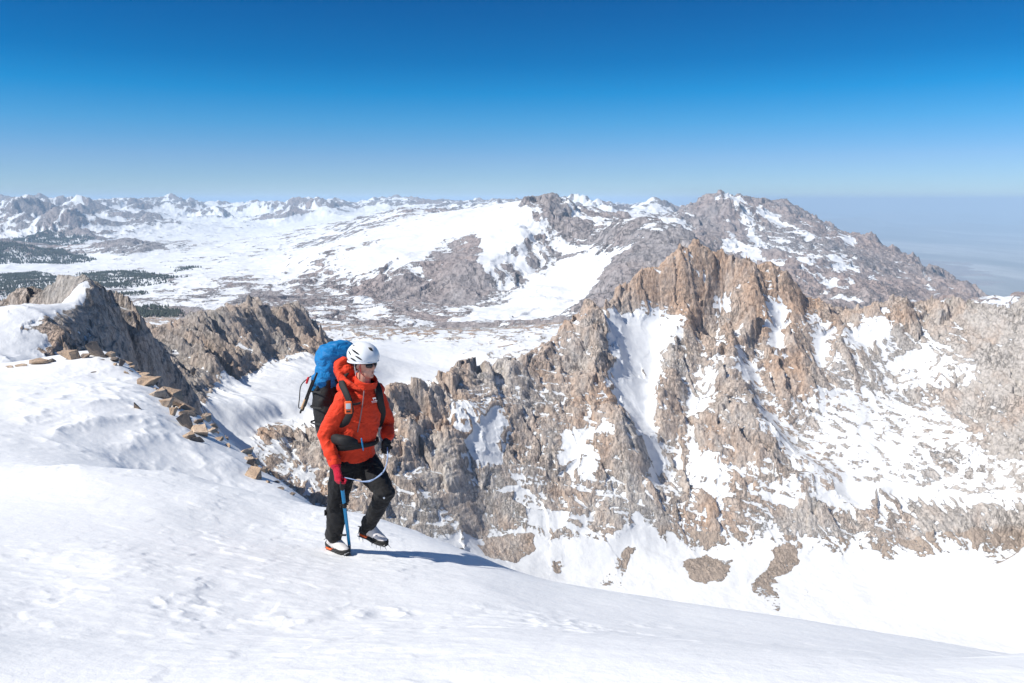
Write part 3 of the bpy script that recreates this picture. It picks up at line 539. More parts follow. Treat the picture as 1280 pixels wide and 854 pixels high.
# low swells and moraines on the open ground
Zf += (1 - rf) * (9 * fbm(Xf, Yf * 2.2, 260, 4, 81, .62) + 20 * fbm(Xf, Yf, 1500, 3, 85))
Zf -= 70 * (1 - sstep(2500, 2670, Yf))
Nf = normals(Xf, Yf, Zf); nzf2 = blur(Nf[..., 2], 1, 1)
cf = np.clip((blur(Zf, 4) - Zf) / 12.0, -1, 1) + .7 * np.clip((blur(Zf, 10) - Zf) / 45.0, -1, 1)
bf = GF[..., 2].copy()
dark = np.zeros_like(Zf)
FARP = [
 (1.4,[(933,284),(940,284),(953,322),(944,322)]),(1.4,[(893,245),(899,245),(904,262),(899,262)]),(1.4,[(905,276),(911,276),(926,306),(918,306)]),(1.4,[(961,266),(968,268),(990,286),(982,287)]),(1.4,[(995,289),(1022,296),(1020,300),(996,293)]),(1.4,[(921,256),(926,256),(934,276),(928,276)]),(1.3,[(1010,318),(1014,318),(1008,340),(1003,340)]),(1.3,[(1022,312),(1026,312),(1020,335),(1015,332)]),
 (-.10,[(150,385),(200,362),(260,347),(330,343),(420,352),(440,400),(240,412),(160,405)]),(-.5,[(120,312),(150,300),(172,299),(200,305),(215,312),(170,318),(140,318)]),
 (.38,[(440,345),(470,320),(520,300),(598,270),(650,258),(668,262),(668,285),(655,310),(630,325),(612,340),(600,330),(590,312),(560,330),(520,342)]),
 (1.6,[(602,300),(625,280),(660,265),(672,270),(668,290),(650,305),(628,325),(606,340)]),
 (-1.1,[(545,300),(598,285),(605,310),(600,345),(575,350),(540,340),(520,330)]),
 (-1.2,[(440,352),(480,348),(530,344),(600,341),(607,350),(602,372),(560,378),(510,372),(450,368)]),
 (1.2,[(655,355),(690,340),(700,322),(730,320),(760,325),(752,350),(720,372),(680,395),(620,400),(560,402),(600,385),(640,378)]),
 (-1.4,[(760,330),(800,300),(850,290),(880,305),(900,330),(860,345),(800,350),(760,372),(735,400),(722,392),(735,360)]),
 (1.0,[(815,285),(835,290),(830,300),(818,297)]),
 (1.5,[(1043,291),(1068,297),(1070,303),(1062,306),(1044,298)]),
 (1.3,[(948,256),(960,262),(975,275),(992,284),(980,288),(962,278),(948,266)]),
 (1.2,[(893,241),(925,247),(930,251),(905,250)]),
 (1.2,[(895,300),(920,302),(950,318),(985,325),(975,335),(940,325),(910,315)]),
 (1.2,[(935,270),(942,270),(952,305),(945,315),(938,300)]),
 (1.3,[(1037,312),(1042,312),(1052,332),(1048,350),(1034,366),(1040,340)]),(1.3,[(1062,320),(1066,320),(1073,338),(1058,365),(1053,368),(1064,342)]),(1.3,[(1048,318),(1053,318),(1058,335),(1050,345)]),
 (1.3,[(1088,342),(1096,342),(1094,354),(1086,352)]),
 (1.0,[(1155,345),(1160,347),(1175,370),(1168,370)]),
]
for w_, pts in FARP:
    q = [locf(*p) for p in pts]; a = np.array(q); lo = a.min(0) - .04; hi = a.max(0) + .04
    j0, j1 = np.searchsorted(fu_, [lo[0], hi[0]]); i0, i1 = np.searchsorted(fv_, [lo[1], hi[1]])
    if j1 <= j0 or i1 <= i0: continue
    sl = (slice(i0, i1), slice(j0, j1))
    wob = .006 * fbm(Xf[sl], Yf[sl], 240, 5, 5, .65)
    bf[sl] += w_ * sstep(-.007, .007, poly_sd(UF[sl] + wob, VF[sl] + wob, q))
snf = -.40 * sstep(.18, .24, UF) * (Yf > 4800) - .16 + .04 * far_w + .75 * bf + (1.7 - .9 * sstep(.45, .8, rf)) * (nzf2 - .80) + (.5 - .25 * sstep(.45, .8, rf)) * cf + .22 * fbm(Xf, Yf, 300, 5, 11, .65) + (.30 + .5 * sstep(.45, .8, rf)) * fbm(wx + .35 * wy, wy * .16, 170, 5, 12, .6)
snf = snf - (Yf > 10500) * (.95 * blur(Nf[..., 0], 1, 1) - .05) * 1.2
snf = np.clip(snf, -1.2, 1.2)
print('ZMAX', Zf.max(), Zn.max())
k = sstep(.2, .9, snf) * (Yf < 9000)
Zf = Zf * (1 - .6 * k) + blur(Zf, 3) * .6 * k
tf = np.clip(.30 + .35 * sstep(.2, .27, UF) + .4 * fbm(Xf, Yf, 1500, 4, 40), 0, .75)
# woods: where they stand on the plateau
WOODS = [[(-20,346),(30,342),(90,348),(150,338),(215,345),(222,352),(160,357),(100,362),(40,368),(-20,372)],
 [(-20,378),(60,374),(110,378),(110,392),(50,398),(-20,398)],
 [(120,366),(180,362),(195,366),(150,371),(115,371)],
 [(150,400),(160,388),(190,382),(235,384),(246,396),(220,412),(170,414)],
 [(-20,308),(60,308),(105,320),(110,326),(60,330),(-20,333)],
 [(205,334),(240,332),(238,339),(210,340)],[(-20,296),(120,297),(110,303),(-20,303)]]
wood = np.full_like(Zf, -1.0)
for pts in WOODS:
    q = [locf(*p) for p in pts]; a = np.array(q); lo = a.min(0) - .03; hi = a.max(0) + .03
    j0, j1 = np.searchsorted(fu_, [lo[0], hi[0]]); i0, i1 = np.searchsorted(fv_, [lo[1], hi[1]])
    if j1 <= j0 or i1 <= i0: continue
    sl = (slice(i0, i1), slice(j0, j1))
    wob = .012 * fbm(Xf[sl], Yf[sl], 500, 5, 5, .6)
    wood[sl] = np.maximum(wood[sl], poly_sd(UF[sl] + wob * 1.5, VF[sl] + wob, q) / .01)
m_far = rock_material('far_rock_and_snow', [g(.14,.13,.135), g(.33,.305,.305), g(.47,.44,.435), g(.17,.125,.115), g(.37,.295,.27), g(.50,.42,.385), g(.28,.23,.19), g(.38,.32,.27)], .06, .04, 14.0, 1.5)
mesh_from_grid('distant_mountains', Xf, Yf, Zf, {'snow': snf, 'tint': tf, 'scree': np.zeros_like(Zf)}, m_far)
# trees of the far woods: small cones on the snow
rs = np.random.RandomState(3)
cand = np.argwhere(wood > -.4); pr = np.clip((wood[cand[:, 0], cand[:, 1]] + .4) / 1.6, 0, 1)
cell = (np.gradient(fY)[cand[:, 0]] * Yf[cand[:, 0], cand[:, 1]] * .0012)
den = pr * cell / 210.0 * (.35 + 1.3 * sstep(-.3, .5, fbm(Xf[cand[:, 0], cand[:, 1]], Yf[cand[:, 0], cand[:, 1]], 260, 3, 19)))
cnt = rs.poisson(np.clip(den, 0, 12)); rep = np.repeat(np.arange(len(cand)), cnt)
ii = np.clip(cand[rep, 0] + rs.rand(len(rep)) - .5, 0, len(fY) - 2); jj = np.clip(cand[rep, 1] + rs.rand(len(rep)) - .5, 0, len(fu_) - 2)
i0 = ii.astype(int); j0 = jj.astype(int); a_ = ii - i0; b_ = jj - j0
def bil(A): return (A[i0, j0] * (1 - b_) + A[i0, j0 + 1] * b_) * (1 - a_) + (A[i0 + 1, j0] * (1 - b_) + A[i0 + 1, j0 + 1] * b_) * a_
tx, ty, tz = bil(Xf), bil(Yf), bil(Zf)
nT = len(tx); hT = rs.uniform(9, 19, nT) * (1 + (ty > 7000) * .5); rT = hT * rs.uniform(.22, .36, nT); ph = rs.rand(nT) * 6.28
ring = [np.stack([tx + rT * np.cos(ph + k * 2 * math.pi / 5), ty + rT * np.sin(ph + k * 2 * math.pi / 5), tz + hT * .08], 1) for k in range(5)]
top = np.stack([tx, ty, tz + hT], 1)
co = np.stack(ring + [top], 1).reshape(-1, 3).astype(np.float32)
base = (np.arange(nT) * 6)[:, None, None]
tri = np.array([[k, (k + 1) % 5, 5] for k in range(5)])[None]
tri = (base + tri).reshape(-1, 3).astype(np.int32)
me = bpy.data.meshes.new('far_forest'); me.vertices.add(len(co)); me.vertices.foreach_set('co', co.ravel())
me.loops.add(tri.size); me.loops.foreach_set('vertex_index', tri.ravel()); me.polygons.add(len(tri))
me.polygons.foreach_set('loop_start', np.arange(0, tri.size, 3, dtype=np.int32)); me.update(calc_edges=True)
t = NT('conifer_green'); pz = t.n('ShaderNodeNewGeometry').outputs['Position']
me.materials.append(t.finish(t.n('ShaderNodeBsdfPrincipled', {'Base Color': t.ramp(t.noise(pz, .02, 2), [(.3, g(.02,.032,.026)), (.7, g(.045,.06,.05))]), 'Roughness': .9})))
fo = bpy.data.objects.new('far_forest', me); C.objects.link(fo); fo['kind'] = 'stuff'
print('TREES', nT)
# desert floor reaching the horizon
pY = np.exp(np.linspace(math.log(5000), math.log(330000), 160)); pu = np.linspace(-1.3, 1.3, 160)
PU, PY = np.meshgrid(pu, pY); PX = PU * PY
PZ = -2560 + 0 * PX + 60 * fbm(PX, PY, 9000, 3, 4)
# low dark ranges beyond the plain
rng_ = sstep(60000, 85000, PY) * (1 - sstep(120000, 150000, PY))
PZ += rng_ * np.clip(ridged(PX, PY, 26000, 5, 8) - .75, 0, 3) * 900
t = NT('desert_ground'); pz = t.n('ShaderNodeNewGeometry').outputs['Position']
mp = t.n('ShaderNodeMapping', {'Vector': pz, 'Scale': (1, .25, 1)}).outputs[0]
cc = t.ramp(t.noise(mp, .00022, 7, .62), [(.32, g(.12,.13,.11)), (.5, g(.26,.25,.23)), (.62, g(.5,.48,.45)), (.7, g(.22,.22,.2))])
desert = mesh_from_grid('desert_plain', PX, PY, PZ, {}, t.finish(t.n('ShaderNodeBsdfPrincipled', {'Base Color': cc, 'Roughness': .95})))
# ================================================================== the summit snow slope (underfoot .. 60 m)
def SL(*p): return [(a[0], a[1], a[2], a[3] if len(a) > 3 else 0, 0) for a in p]
FORE = [
 SL((-400,880,2.3),(0,880,2.4),(400,880,2.4),(640,880,2.4),(1000,880,2.35),(1280,880,2.3),(1700,880,2.3)),
 SL((-400,1400,1.0),(640,1600,1.0),(1700,1400,1.0)),
 SL((0,780,3.4),(200,780,3.6),(440,780,3.9),(640,780,4.2),(800,800,4.2),(1000,820,4.0),(1200,840,3.6)),
 SL((0,700,4.9),(150,700,5.0),(300,698,5.6),(430,692,6.42),(470,688,6.6),(540,690,6.75),(600,700,6.8)),
 SL((300,740,4.6),(450,735,5.0),(600,730,5.4),(700,745,5.6),(850,775,5.3),(1000,795,5.0),(1150,818,4.8),(1280,838,4.6)),
 # brink on the right
 SL((410,640,8.8),(450,644,8.7),(480,651,8.5),(520,662,8.2),(560,676,7.9),(600,690,7.6),(625,701,7.4),(660,714,7.2),(700,726,7.0),(780,741,6.8),(860,755,6.6),(1000,776,6.3),(1150,801,5.9),(1280,823,5.6),(1450,850,5.2),(1700,880,5.0)),
 SL((450,700,10.5),(560,735,9.8),(700,790,9.0),(860,830,8.5),(1000,850,8.2),(1280,900,7.4),(1700,960,6.8)),
 # brink in the middle seen against the hollow
 SL((100,588,8.6),(170,596,8.8),(240,602,9.0),(300,614,9.1),(360,628,9.0)),
 SL((0,600,8.2),(-200,600,8.0),(-400,620,7.5)),
 SL((0,640,6.6),(200,640,7.0),(350,650,7.6)),
 # hollow
 SL((130,600,9.6),(180,612,10),(240,622,10.3),(300,634,10.4),(350,646,10.3)),
 SL((170,588,12.6),(240,597,13.4),(300,610,13.6),(360,626,13.4)),
 SL((0,545,12.0),(90,566,11.6),(140,574,12.0)),
 SL((120,520,15),(180,545,14.6),(250,572,14.6),(310,596,14.4),(360,615,14.2)),
 SL((0,500,16.5),(60,495,17.5),(130,500,17),(200,520,17),(260,545,17),(320,580,16)),
 SL((-400,500,15),(-200,490,18)),
 # back crest and the rocky edge
 SL((-500,462,24),(-200,458,25),(0,457,26),(40,452,26.5),(90,448,27),(130,448,27.5),(155,455,27),(180,474,25.5),(205,493,24),(235,517,22.5),(262,538,21),(300,563,19),(330,585,17.5),(360,608,16),(395,636,14.6),(420,660,13.5)),
 SL((0,475,21),(90,470,22),(150,476,22)),
 # drop beyond
 SL((-500,600,34),(0,600,36),(130,600,37),(200,640,32),(262,700,29),(330,760,25),(400,820,21)),
 SL((-500,900,60),(0,900,62),(200,1000,60),(400,1100,50),(640,1200,40),(900,1300,30),(1280,1400,25),(1700,1500,25)),
]
ffo = Field(FORE, ks=.6, step=.03)
ou = np.concatenate([np.linspace(-1.3, -.7, 60, endpoint=False), np.linspace(-.7, .7, 1000, endpoint=False), np.linspace(.7, 1.3, 60)])
ov = np.linspace(math.log(1.0), math.log(60), 1150)
GO = grid_field(ffo, ou, ov, 330, 330)
UO, VO = np.meshgrid(ou, ov); Yo = np.exp(VO); Xo = UO * Yo
def snow_relief(x, y):
    """wind-worked snow: dunes, crust plates and ripples that trend down wind"""
    a = .15; xr = x * math.cos(a) + y * math.sin(a); yr = -x * math.sin(a) + y * math.cos(a)
    r = .07 * fbm(x, y, 5.0, 2, 2)
    f = fbm(xr, yr * 1.5, 1.9, 4, 9, .5)
    patch = sstep(-.15, .45, fbm(x, y, 3.6, 2, 23))
    r += .013 * f * (.4 + patch)
    # crust plates with sharp lee edges
    p = fbm(xr, yr * 1.2, .9, 4, 15, .55)
    r += .008 * sstep(.02, .22, p) * patch + .004 * sstep(.0, .25, fbm(xr, yr * 1.0, .42, 3, 18)) * sstep(.0, .4, fbm(x, y, 2.4, 2, 29))
    r += .0025 * ridged(xr, yr * 1.6, .25, 3, 35) * (.35 + patch)
    return r
def surface_noise(x, y):
    z = snow_relief(x, y)
    # trodden, broken crust across the slope below the climber
    tr = np.exp(-((y - 4.15 - .10 * (x + 1)) / .6) ** 2) * sstep(-3.2, -2.2, x) * (1 - sstep(.6, 1.6, x))
    z += tr * (.010 * (ridged(x, y, .22, 3, 51) - 1.0) * sstep(-.1, .3, fbm(x, y, .7, 2, 52)))
    # a wind drift with a steep lee side
    tx_ = ((x + 5.3) * .93 - (y - 9.9) * .37) / 1.9; nn = (x + 5.3) * .37 + (y - 9.9) * .93 + .25 * (tx_ - .5) ** 2
    tp = sstep(0, .25, tx_) * (1 - sstep(.6, 1.15, tx_))
    z += tp * (.13 * np.exp(-(np.where(nn < 0, nn / .7, nn / .13)) ** 2))
    # rough sastrugi on the back slope
    k = np.exp(-((x + 8.6 + .25 * (y - 18)) / 3.0) ** 2) * sstep(10.5, 14, y)
    q = ridged(x * 1.0 + .55 * y, y * .55 - .3 * x, 1.3, 4, 41, .6)
    z += k * (.038 * (q - 1.0))
    return z
Zo = GO[..., 0] * Yo + surface_noise(Xo, Yo)
def place(x, y):
    """height of the slope at x, y"""
    u = x / y; v = math.log(y)
    j = min(max(np.searchsorted(ou, u) - 1, 0), len(ou) - 2); i = min(max(np.searchsorted(ov, v) - 1, 0), len(ov) - 2)
    a = (v - ov[i]) / (ov[i + 1] - ov[i]); b = (u - ou[j]) / (ou[j + 1] - ou[j])
    return float((Zo[i, j] * (1 - b) + Zo[i, j + 1] * b) * (1 - a) + (Zo[i + 1, j] * (1 - b) + Zo[i + 1, j + 1] * b) * a)
def fore_xy(px, py, y0=2.2):
    """where a place of the photo meets the slope"""
    u, s = us(px, py); j = int(np.clip(np.searchsorted(ou, u), 0, len(ou) - 1))
    col_ = Zo[:, j] / Yo[:, j]; k = np.nonzero((col_ >= s) & (Yo[:, j] > y0))[0]
    Y = float(Yo[k[0], j]) if len(k) else 27.0
    return u * Y, Y
t = NT('wind_packed_snow'); pz = t.n('ShaderNodeNewGeometry').outputs['Position']
mp = t.n('ShaderNodeMapping', {'Vector': pz, 'Rotation': (0, 0, .15), 'Scale': (1, 1.2, 1)}).outputs[0]
h = t.math('ADD', t.math('MULTIPLY', t.noise(mp, 3.2, 6, .6), 1.0), t.math('MULTIPLY', t.noise(pz, 28, 4, .65), .16))
h = t.math('ADD', h, t.math('MULTIPLY', t.noise(pz, 160, 2, .6), .03))
bmp = t.n('ShaderNodeBump', {'Strength': .55, 'Distance': .03, 'Height': h})
colr = t.ramp(t.noise(mp, .8, 5, .6), [(.3, g(.80,.81,.815)), (.7, g(.845,.85,.855))])
sb = t.n('ShaderNodeBsdfPrincipled', {'Base Color': colr, 'Roughness': .62, 'Normal': bmp.outputs[0], 'Specular IOR Level': .3})
m_snow = t.finish(sb)
mesh_from_grid('snow_slope', Xo, Yo, Zo, {}, m_snow)
# ================================================================== light, sky, air
SUN_EL, SUN_AZ = R(46), R(-112)     # azimuth measured from the view direction (+Y) clockwise
sd_ = Vector((math.sin(SUN_AZ) * math.cos(SUN_EL), math.cos(SUN_AZ) * math.cos(SUN_EL), math.sin(SUN_EL)))
sl_ = bpy.data.lights.new('sun', 'SUN'); so = bpy.data.objects.new('sun', sl_); C.objects.link(so)
sl_.energy = 4.7; sl_.angle = R(.53); sl_.color = (1, .955, .88)
so.rotation_euler = (-sd_).to_track_quat('-Z', 'Y').to_euler(); so.location = (-20, -10, 30)
w = bpy.data.worlds.new('World'); sc.world = w; w.use_nodes = True
nt = w.node_tree; nt.nodes.clear()
sky = nt.nodes.new('ShaderNodeTexSky'); sky.sky_type = 'NISHITA'; sky.sun_disc = False
sky.sun_elevation = SUN_EL; sky.sun_rotation = SUN_AZ; sky.altitude = 4300; sky.air_density = 1.0; sky.dust_density = .3; sky.ozone_density = 3.0
bg = nt.nodes.new('ShaderNodeBackground'); bg.inputs[1].default_value = .12
wo = nt.nodes.new('ShaderNodeOutputWorld')
tc = nt.nodes.new('ShaderNodeTexCoord'); sx = nt.nodes.new('ShaderNodeSeparateXYZ'); nt.links.new(tc.outputs['Generated'], sx.inputs[0])
cr = nt.nodes.new('ShaderNodeValToRGB'); nt.links.new(sx.outputs[2], cr.inputs[0]); e = cr.color_ramp.elements
e[0].position = 0; e[0].color = (.50, .56, .62, 1); e[1].position = 1; e[1].color = (.9, .84, .8, 1)
for pos_, c_ in ((.05, (.43, .58, .71)), (.09, (.20, .60, .77)), (.125, (.03, .56, .79)), (.16, (.0, .445, .70)), (.24, (.0, .34, .62)), (.45, (.30, .62, .95)), (.7, (.8, .78, .76))):
    k_ = cr.color_ramp.elements.new(pos_); k_.color = (*c_, 1)
mx = nt.nodes.new('ShaderNodeMix'); mx.data_type = 'RGBA'; mx.blend_type = 'MULTIPLY'; mx.inputs[0].default_value = 1
nt.links.new(sky.outputs[0], mx.inputs[6]); nt.links.new(cr.outputs[0], mx.inputs[7]); nt.links.new(mx.outputs[2], bg.inputs[0]); nt.links.new(bg.outputs[0], wo.inputs[0])
HAZE = True
if HAZE:
    bm = bmesh.new(); bmesh.ops.create_cube(bm, size=1)
    me = bpy.data.meshes.new('haze'); bm.to_mesh(me)
    hz = bpy.data.objects.new('haze', me); C.objects.link(hz); hz['kind'] = 'stuff'
    zt, zb = 250.0, -2620.0
    hz.scale = (360000, 400000, zt - zb); hz.location = (0, 150000, (zt + zb) / 2)
    t = NT('thin_air_haze')
    pv = t.n('ShaderNodeVolumePrincipled', {'Color': (.50, .70, .91, 1), 'Density': 3.1e-5, 'Anisotropy': -.15})
    t.t.links.new(pv.outputs[0], t.out.inputs['Volume']); me.materials.append(t.m)
sc.view_settings.view_transform = 'Standard'; sc.view_settings.look = 'None'
sc.view_settings.exposure = .31; sc.view_settings.gamma = 1
sc.cycles.max_bounces = 5; sc.cycles.diffuse_bounces = 2; sc.cycles.volume_bounces = 1
sc.cycles.use_denoising = True
# ================================================================== boulders along the summit edge
t = NT('summit_boulder_granite'); pz = t.n('ShaderNodeTexCoord').outputs['Object']
oi = t.n('ShaderNodeObjectInfo').outputs['Random']
n1 = t.noise(pz, 2.2, 6, .6); n2 = t.noise(pz, 14, 5, .7)
c1 = t.ramp(t.math('ADD', t.math('MULTIPLY', n1, .8), t.math('MULTIPLY', t.math('SUBTRACT', oi, .3), .55)), [(.25, g(.16,.14,.125)), (.42, g(.34,.26,.20)), (.6, g(.52,.37,.25)), (.8, g(.56,.45,.35))])
c1 = t.mix(t.n('ShaderNodeMapRange', {0: n2, 1: .56, 2: .68}).outputs[0], c1, g(.13,.12,.11))
bmp = t.n('ShaderNodeBump', {'Strength': .9, 'Distance': .05, 'Height': t.math('ADD', n1, t.math('MULTIPLY', n2, .5))})
m_rock = t.finish(t.n('ShaderNodeBsdfPrincipled', {'Base Color': c1, 'Roughness': .88, 'Normal': bmp.outputs[0]}))
def boulder_mesh(seed, flat):
    """a split granite block: hull of scattered points, bevelled, roughened"""
    r = random.Random(seed); bm = bmesh.new()
    for k in range(10):
        a = r.uniform(0, 6.28); rr = r.uniform(.6, 1); zz = r.choice((-1, 1)) * r.uniform(.55, 1) * flat
        bm.verts.new((rr * math.cos(a) * .62, rr * math.sin(a) * .42, zz * .5))
    bmesh.ops.convex_hull(bm, input=bm.verts)
    bmesh.ops.delete(bm, geom=[v for v in bm.verts if not v.link_faces], context='VERTS')
    bmesh.ops.bevel(bm, geom=list(bm.edges), offset=.010, segments=1, affect='EDGES', profile=.5)
    bmesh.ops.triangulate(bm, faces=bm.faces)
    bmesh.ops.subdivide_edges(bm, edges=[e for e in bm.edges if e.calc_length() > .16], cuts=2, use_grid_fill=True)
    for v in bm.verts:
        p = v.co
        v.co += Vector((r.uniform(-1, 1), r.uniform(-1, 1), r.uniform(-1, 1))) * .008 + p.normalized() * .02 * math.sin(p.x * 13 + seed) * math.sin(p.y * 17 + p.z * 11)
    me = bpy.data.meshes.new('boulder'); bm.to_mesh(me); bm.free(); me.materials.append(m_rock)
    return me
BM = [boulder_mesh(i, f) for i, f in enumerate((.28, .42, .65, .24, .5, .36, .8, .32, .45, .6))]
# (px, py of the middle of the base, width in photo pixels, shape, height scale, turn, tilt, label or None)
BL = [
 (50,455,22,0,1.,.2,.05,'flat brown slab at the far left end of the stones on the snow crest'),
 (68,452,18,7,.9,1.2,.1,None),(28,458,14,3,.8,.6,0,None),(12,460,12,5,.8,2.,0,None),
 (88,449,26,1,1.3,.3,-.1,'rounded tan boulder on the snow crest, left of the big flat slab'),
 (108,447,14,4,.9,.8,0,None),
 (124,445,30,2,1.2,-.2,.15,'tall tan boulder on the skyline of the snow crest beside a smaller one'),
 (137,446,16,9,.9,.5,.1,None),
 (166,446,44,0,1.,.05,-.05,'long flat tan slab at the start of the stone edge above the snow'),
 (188,446,34,3,1.,.0,-.1,None),
 (170,455,30,7,.8,.4,.05,None),(190,458,36,5,.9,.2,-.15,None),
 (205,463,34,8,1.1,.5,.1,'pale split block near the top of the stone edge'),
 (180,465,20,3,.8,.9,0,None),(193,472,34,1,1.,.3,.1,None),(212,474,28,6,1.2,.1,.2,None),
 (222,468,22,9,1.6,.4,-.2,'upright brown block standing on the outer brink of the stone edge'),
 (186,483,30,4,1.,.6,.05,None),(204,487,26,2,1.1,1.0,.1,None),(220,484,24,8,.9,.3,0,None),
 (192,495,34,5,1.,.2,.1,'grey lichen-dark slab on the snow side of the stone edge'),
 (215,500,34,1,1.2,.4,.15,None),(232,496,26,9,1.1,.8,0,None),(206,508,22,6,.8,.7,.1,None),
 (228,510,28,2,1.3,.2,-.1,None),(243,505,20,4,1.2,.5,.2,None),(236,520,26,7,1.,.1,.2,None),
 (172,511,10,2,1.7,.3,.1,'small tan block alone in the middle of the snow slope, casting a thin shadow'),
 (215,519,12,6,1.6,.4,.2,'small upright brown stone on the snow just below the stone edge'),
 (250,514,20,3,1.,.9,.1,None),(256,525,18,9,1.,.4,.1,None),(246,528,18,8,.9,.2,0,None),
 (236,536,30,2,1.1,-.4,.3,'largest pale-faced block of the lower stone pile, leaning down the slope'),
 (232,547,26,5,.9,.3,.2,None),(250,545,26,4,1.,-.5,.3,None),(247,553,22,7,1.1,.2,.1,None),
 (268,531,20,1,1.,.3,.2,None),(276,537,16,8,1.,.8,0,None),(262,540,18,5,.8,.4,.1,None),
 (286,541,20,9,.9,.1,.2,None),
 (298,548,34,2,1.5,-.3,.35,'big orange-tan wedge at the lower end of the stone edge'),
 (312,556,30,4,1.5,-.2,.3,None),(305,566,24,8,1.2,.3,.2,None),(322,569,22,6,1.3,.2,.2,None),
 (318,579,18,1,1.,.6,.1,None),(334,580,16,5,1.,.1,.1,None),(329,590,14,9,1.,.5,0,None),
 (343,592,14,2,1.1,.3,.1,None),(346,604,12,7,.9,.2,.1,None),
 (318,597,26,0,1.2,-.9,.4,'long thin brown slab lying on the snow slope, apart from the stone edge'),
 (334,591,8,6,1.,.3,.2,None),
 (352,612,9,3,1.,.3,.1,None),(366,620,8,4,1.,.3,.1,None),(118,466,9,7,.6,.3,0,'dark stone poking out of the snow near the top of the slope'),
 (128,451,8,7,.5,.3,0,None),
]
rng = random.Random(5)
extra = []
edge = [(150,449),(185,462),(205,480),(222,500),(240,515),(258,528),(282,542),(302,558),(322,575),(340,592)]
for k in range(215):
    i = rng.randrange(len(edge) - 1); f = rng.random()
    x = edge[i][0] + (edge[i+1][0] - edge[i][0]) * f + rng.gauss(3, 8); y = edge[i][1] + (edge[i+1][1] - edge[i][1]) * f + rng.gauss(0, 7)
    extra.append((x, y, 4 + 20 * rng.random() ** 2.2, rng.randrange(10), rng.uniform(.8, 1.3), rng.uniform(0, 3), rng.uniform(-.6, .6), None))
GEN = ['brown granite stone in the heap along the snowy edge']
for k, (px, py, wd, sh, hs, rot, tilt, lab) in enumerate(BL + extra):
    x, y = fore_xy(px, py)
    z = place(x, y); s_ = wd / F * y * (1.08 if k < len(BL) else .8)
    me = BM[sh]
    o = bpy.data.objects.new('boulder', me); C.objects.link(o)
    o.location = (x, y, z + s_ * .10 * hs); o.scale = (s_ * .95, s_ * 1.1, s_ * hs * 1.05); o.rotation_euler = (tilt * .5, tilt, rot)
    o['label'] = lab or GEN[0]; o['category'] = 'boulder' ; o['group'] = 'loose stones along the edge of the snow slope'
# ================================================================== the climber
bx_, by_ = fore_xy(420, 690)
YB = by_ + .02
BASE = Vector((bx_, by_, place(bx_, by_)))
def P(px, py, d=0.0): return at(px, py, YB + d)
FW = Vector((.65, -.76, 0)).normalized(); RT = Vector((FW.y, -FW.x, 0)); UP = Vector((0, 0, 1))
def plain(name, col, rough=.8, noise=0.0, nscale=60, metal=0.0, bump=0.0, bscale=200, sheen=0.0):
    t = NT(name); tc = t.n('ShaderNodeTexCoord').outputs['Object']
    c = g(*col)
    if noise:
        n_ = t.noise(tc, nscale, 4, .6)
        c = t.mix(n_, g(*[v * (1 - noise) for v in col]), g(*[min(1, v * (1 + noise)) for v in col]))
    ins = {'Base Color': c, 'Roughness': rough, 'Metallic': metal}
    if bump:
        ins['Normal'] = t.n('ShaderNodeBump', {'Strength': .7, 'Distance': bump, 'Height': t.noise(tc, bscale, 4, .6)}).outputs[0]
    if sheen: ins['Sheen Weight'] = sheen
    return t.finish(t.n('ShaderNodeBsdfPrincipled', ins))
def cloth(name, col, fold=.02, fs=11, rough=.75, var=.12):
    """shell fabric: broad soft creases and a fine weave"""
    t = NT(name); tc = t.n('ShaderNodeTexCoord').outputs['Object']
    mp = t.n('ShaderNodeMapping', {'Vector': tc, 'Scale': (1, 1, 1.7), 'Rotation': (.2, .5, 0)}).outputs[0]
    a = t.noise(mp, fs, 3, .5, .6); r_ = t.math('SUBTRACT', 1.0, t.math('ABSOLUTE', t.math('MULTIPLY', t.math('SUBTRACT', a, .5), 4)))
    b = t.noise(tc, 420, 2)
    h = t.math('ADD', r_, t.math('MULTIPLY', b, .03))
    c = t.mix(t.noise(tc, 5, 3), g(*[v * (1 - var) for v in col]), g(*[v * (1 + var) for v in col]))
    return t.finish(t.n('ShaderNodeBsdfPrincipled', {'Base Color': c, 'Roughness': rough, 'Sheen Weight': .05, 'Specular IOR Level': .3,
        'Normal': t.n('ShaderNodeBump', {'Strength': .75, 'Distance': fold, 'Height': h}).outputs[0]}))
M = dict(
 jacket=cloth('orange_shell_fabric', (.66, .042, .011), .010, 8), seam=plain('grey_zip', (.22, .15, .15), .6), trousers=cloth('black_shell_fabric', (.006, .0065, .008), .008, 8, .8),
 skin=plain('skin', (.58, .30, .21), .5, .08, 40), lips=plain('lips', (.45, .14, .11), .5), white=plain('white_helmet_shell', (.74, .76, .78), .32), black=plain('black_nylon', (.007, .007, .008), .75, .2, 80, bump=.002),
 blue=cloth('blue_pack_fabric', (.002, .165, .42), .010, 9, .6), red=cloth('red_fleece', (.42, .006, .03), .008, 30, .9), hair=plain('dark_hair', (.03, .02, .015), .7, .3, 200),
 lens=plain('dark_lens', (.012, .012, .016), .06), steel=plain('steel', (.30, .31, .33), .4, .1, 60, metal=.8), shaft=plain('blue_anodised_shaft', (.01, .24, .50), .3, metal=.25), orange=plain('orange_rubber', (.82, .12, .02), .5),
 grey=plain('light_grey_boot_fabric', (.62, .60, .60), .7, .1, 60), sole=plain('black_rubber', (.02, .02, .02), .8), cord=plain('blue_white_cord', (.30, .40, .66), .7, .7, 160), redcord=plain('red_cord', (.65, .01, .02), .6),
 screen=plain('grey_screen', (.50, .54, .55), .2), tan=plain('tan_cork', (.55, .36, .20), .7), whitetape=plain('white_print', (.8, .8, .8), .5))
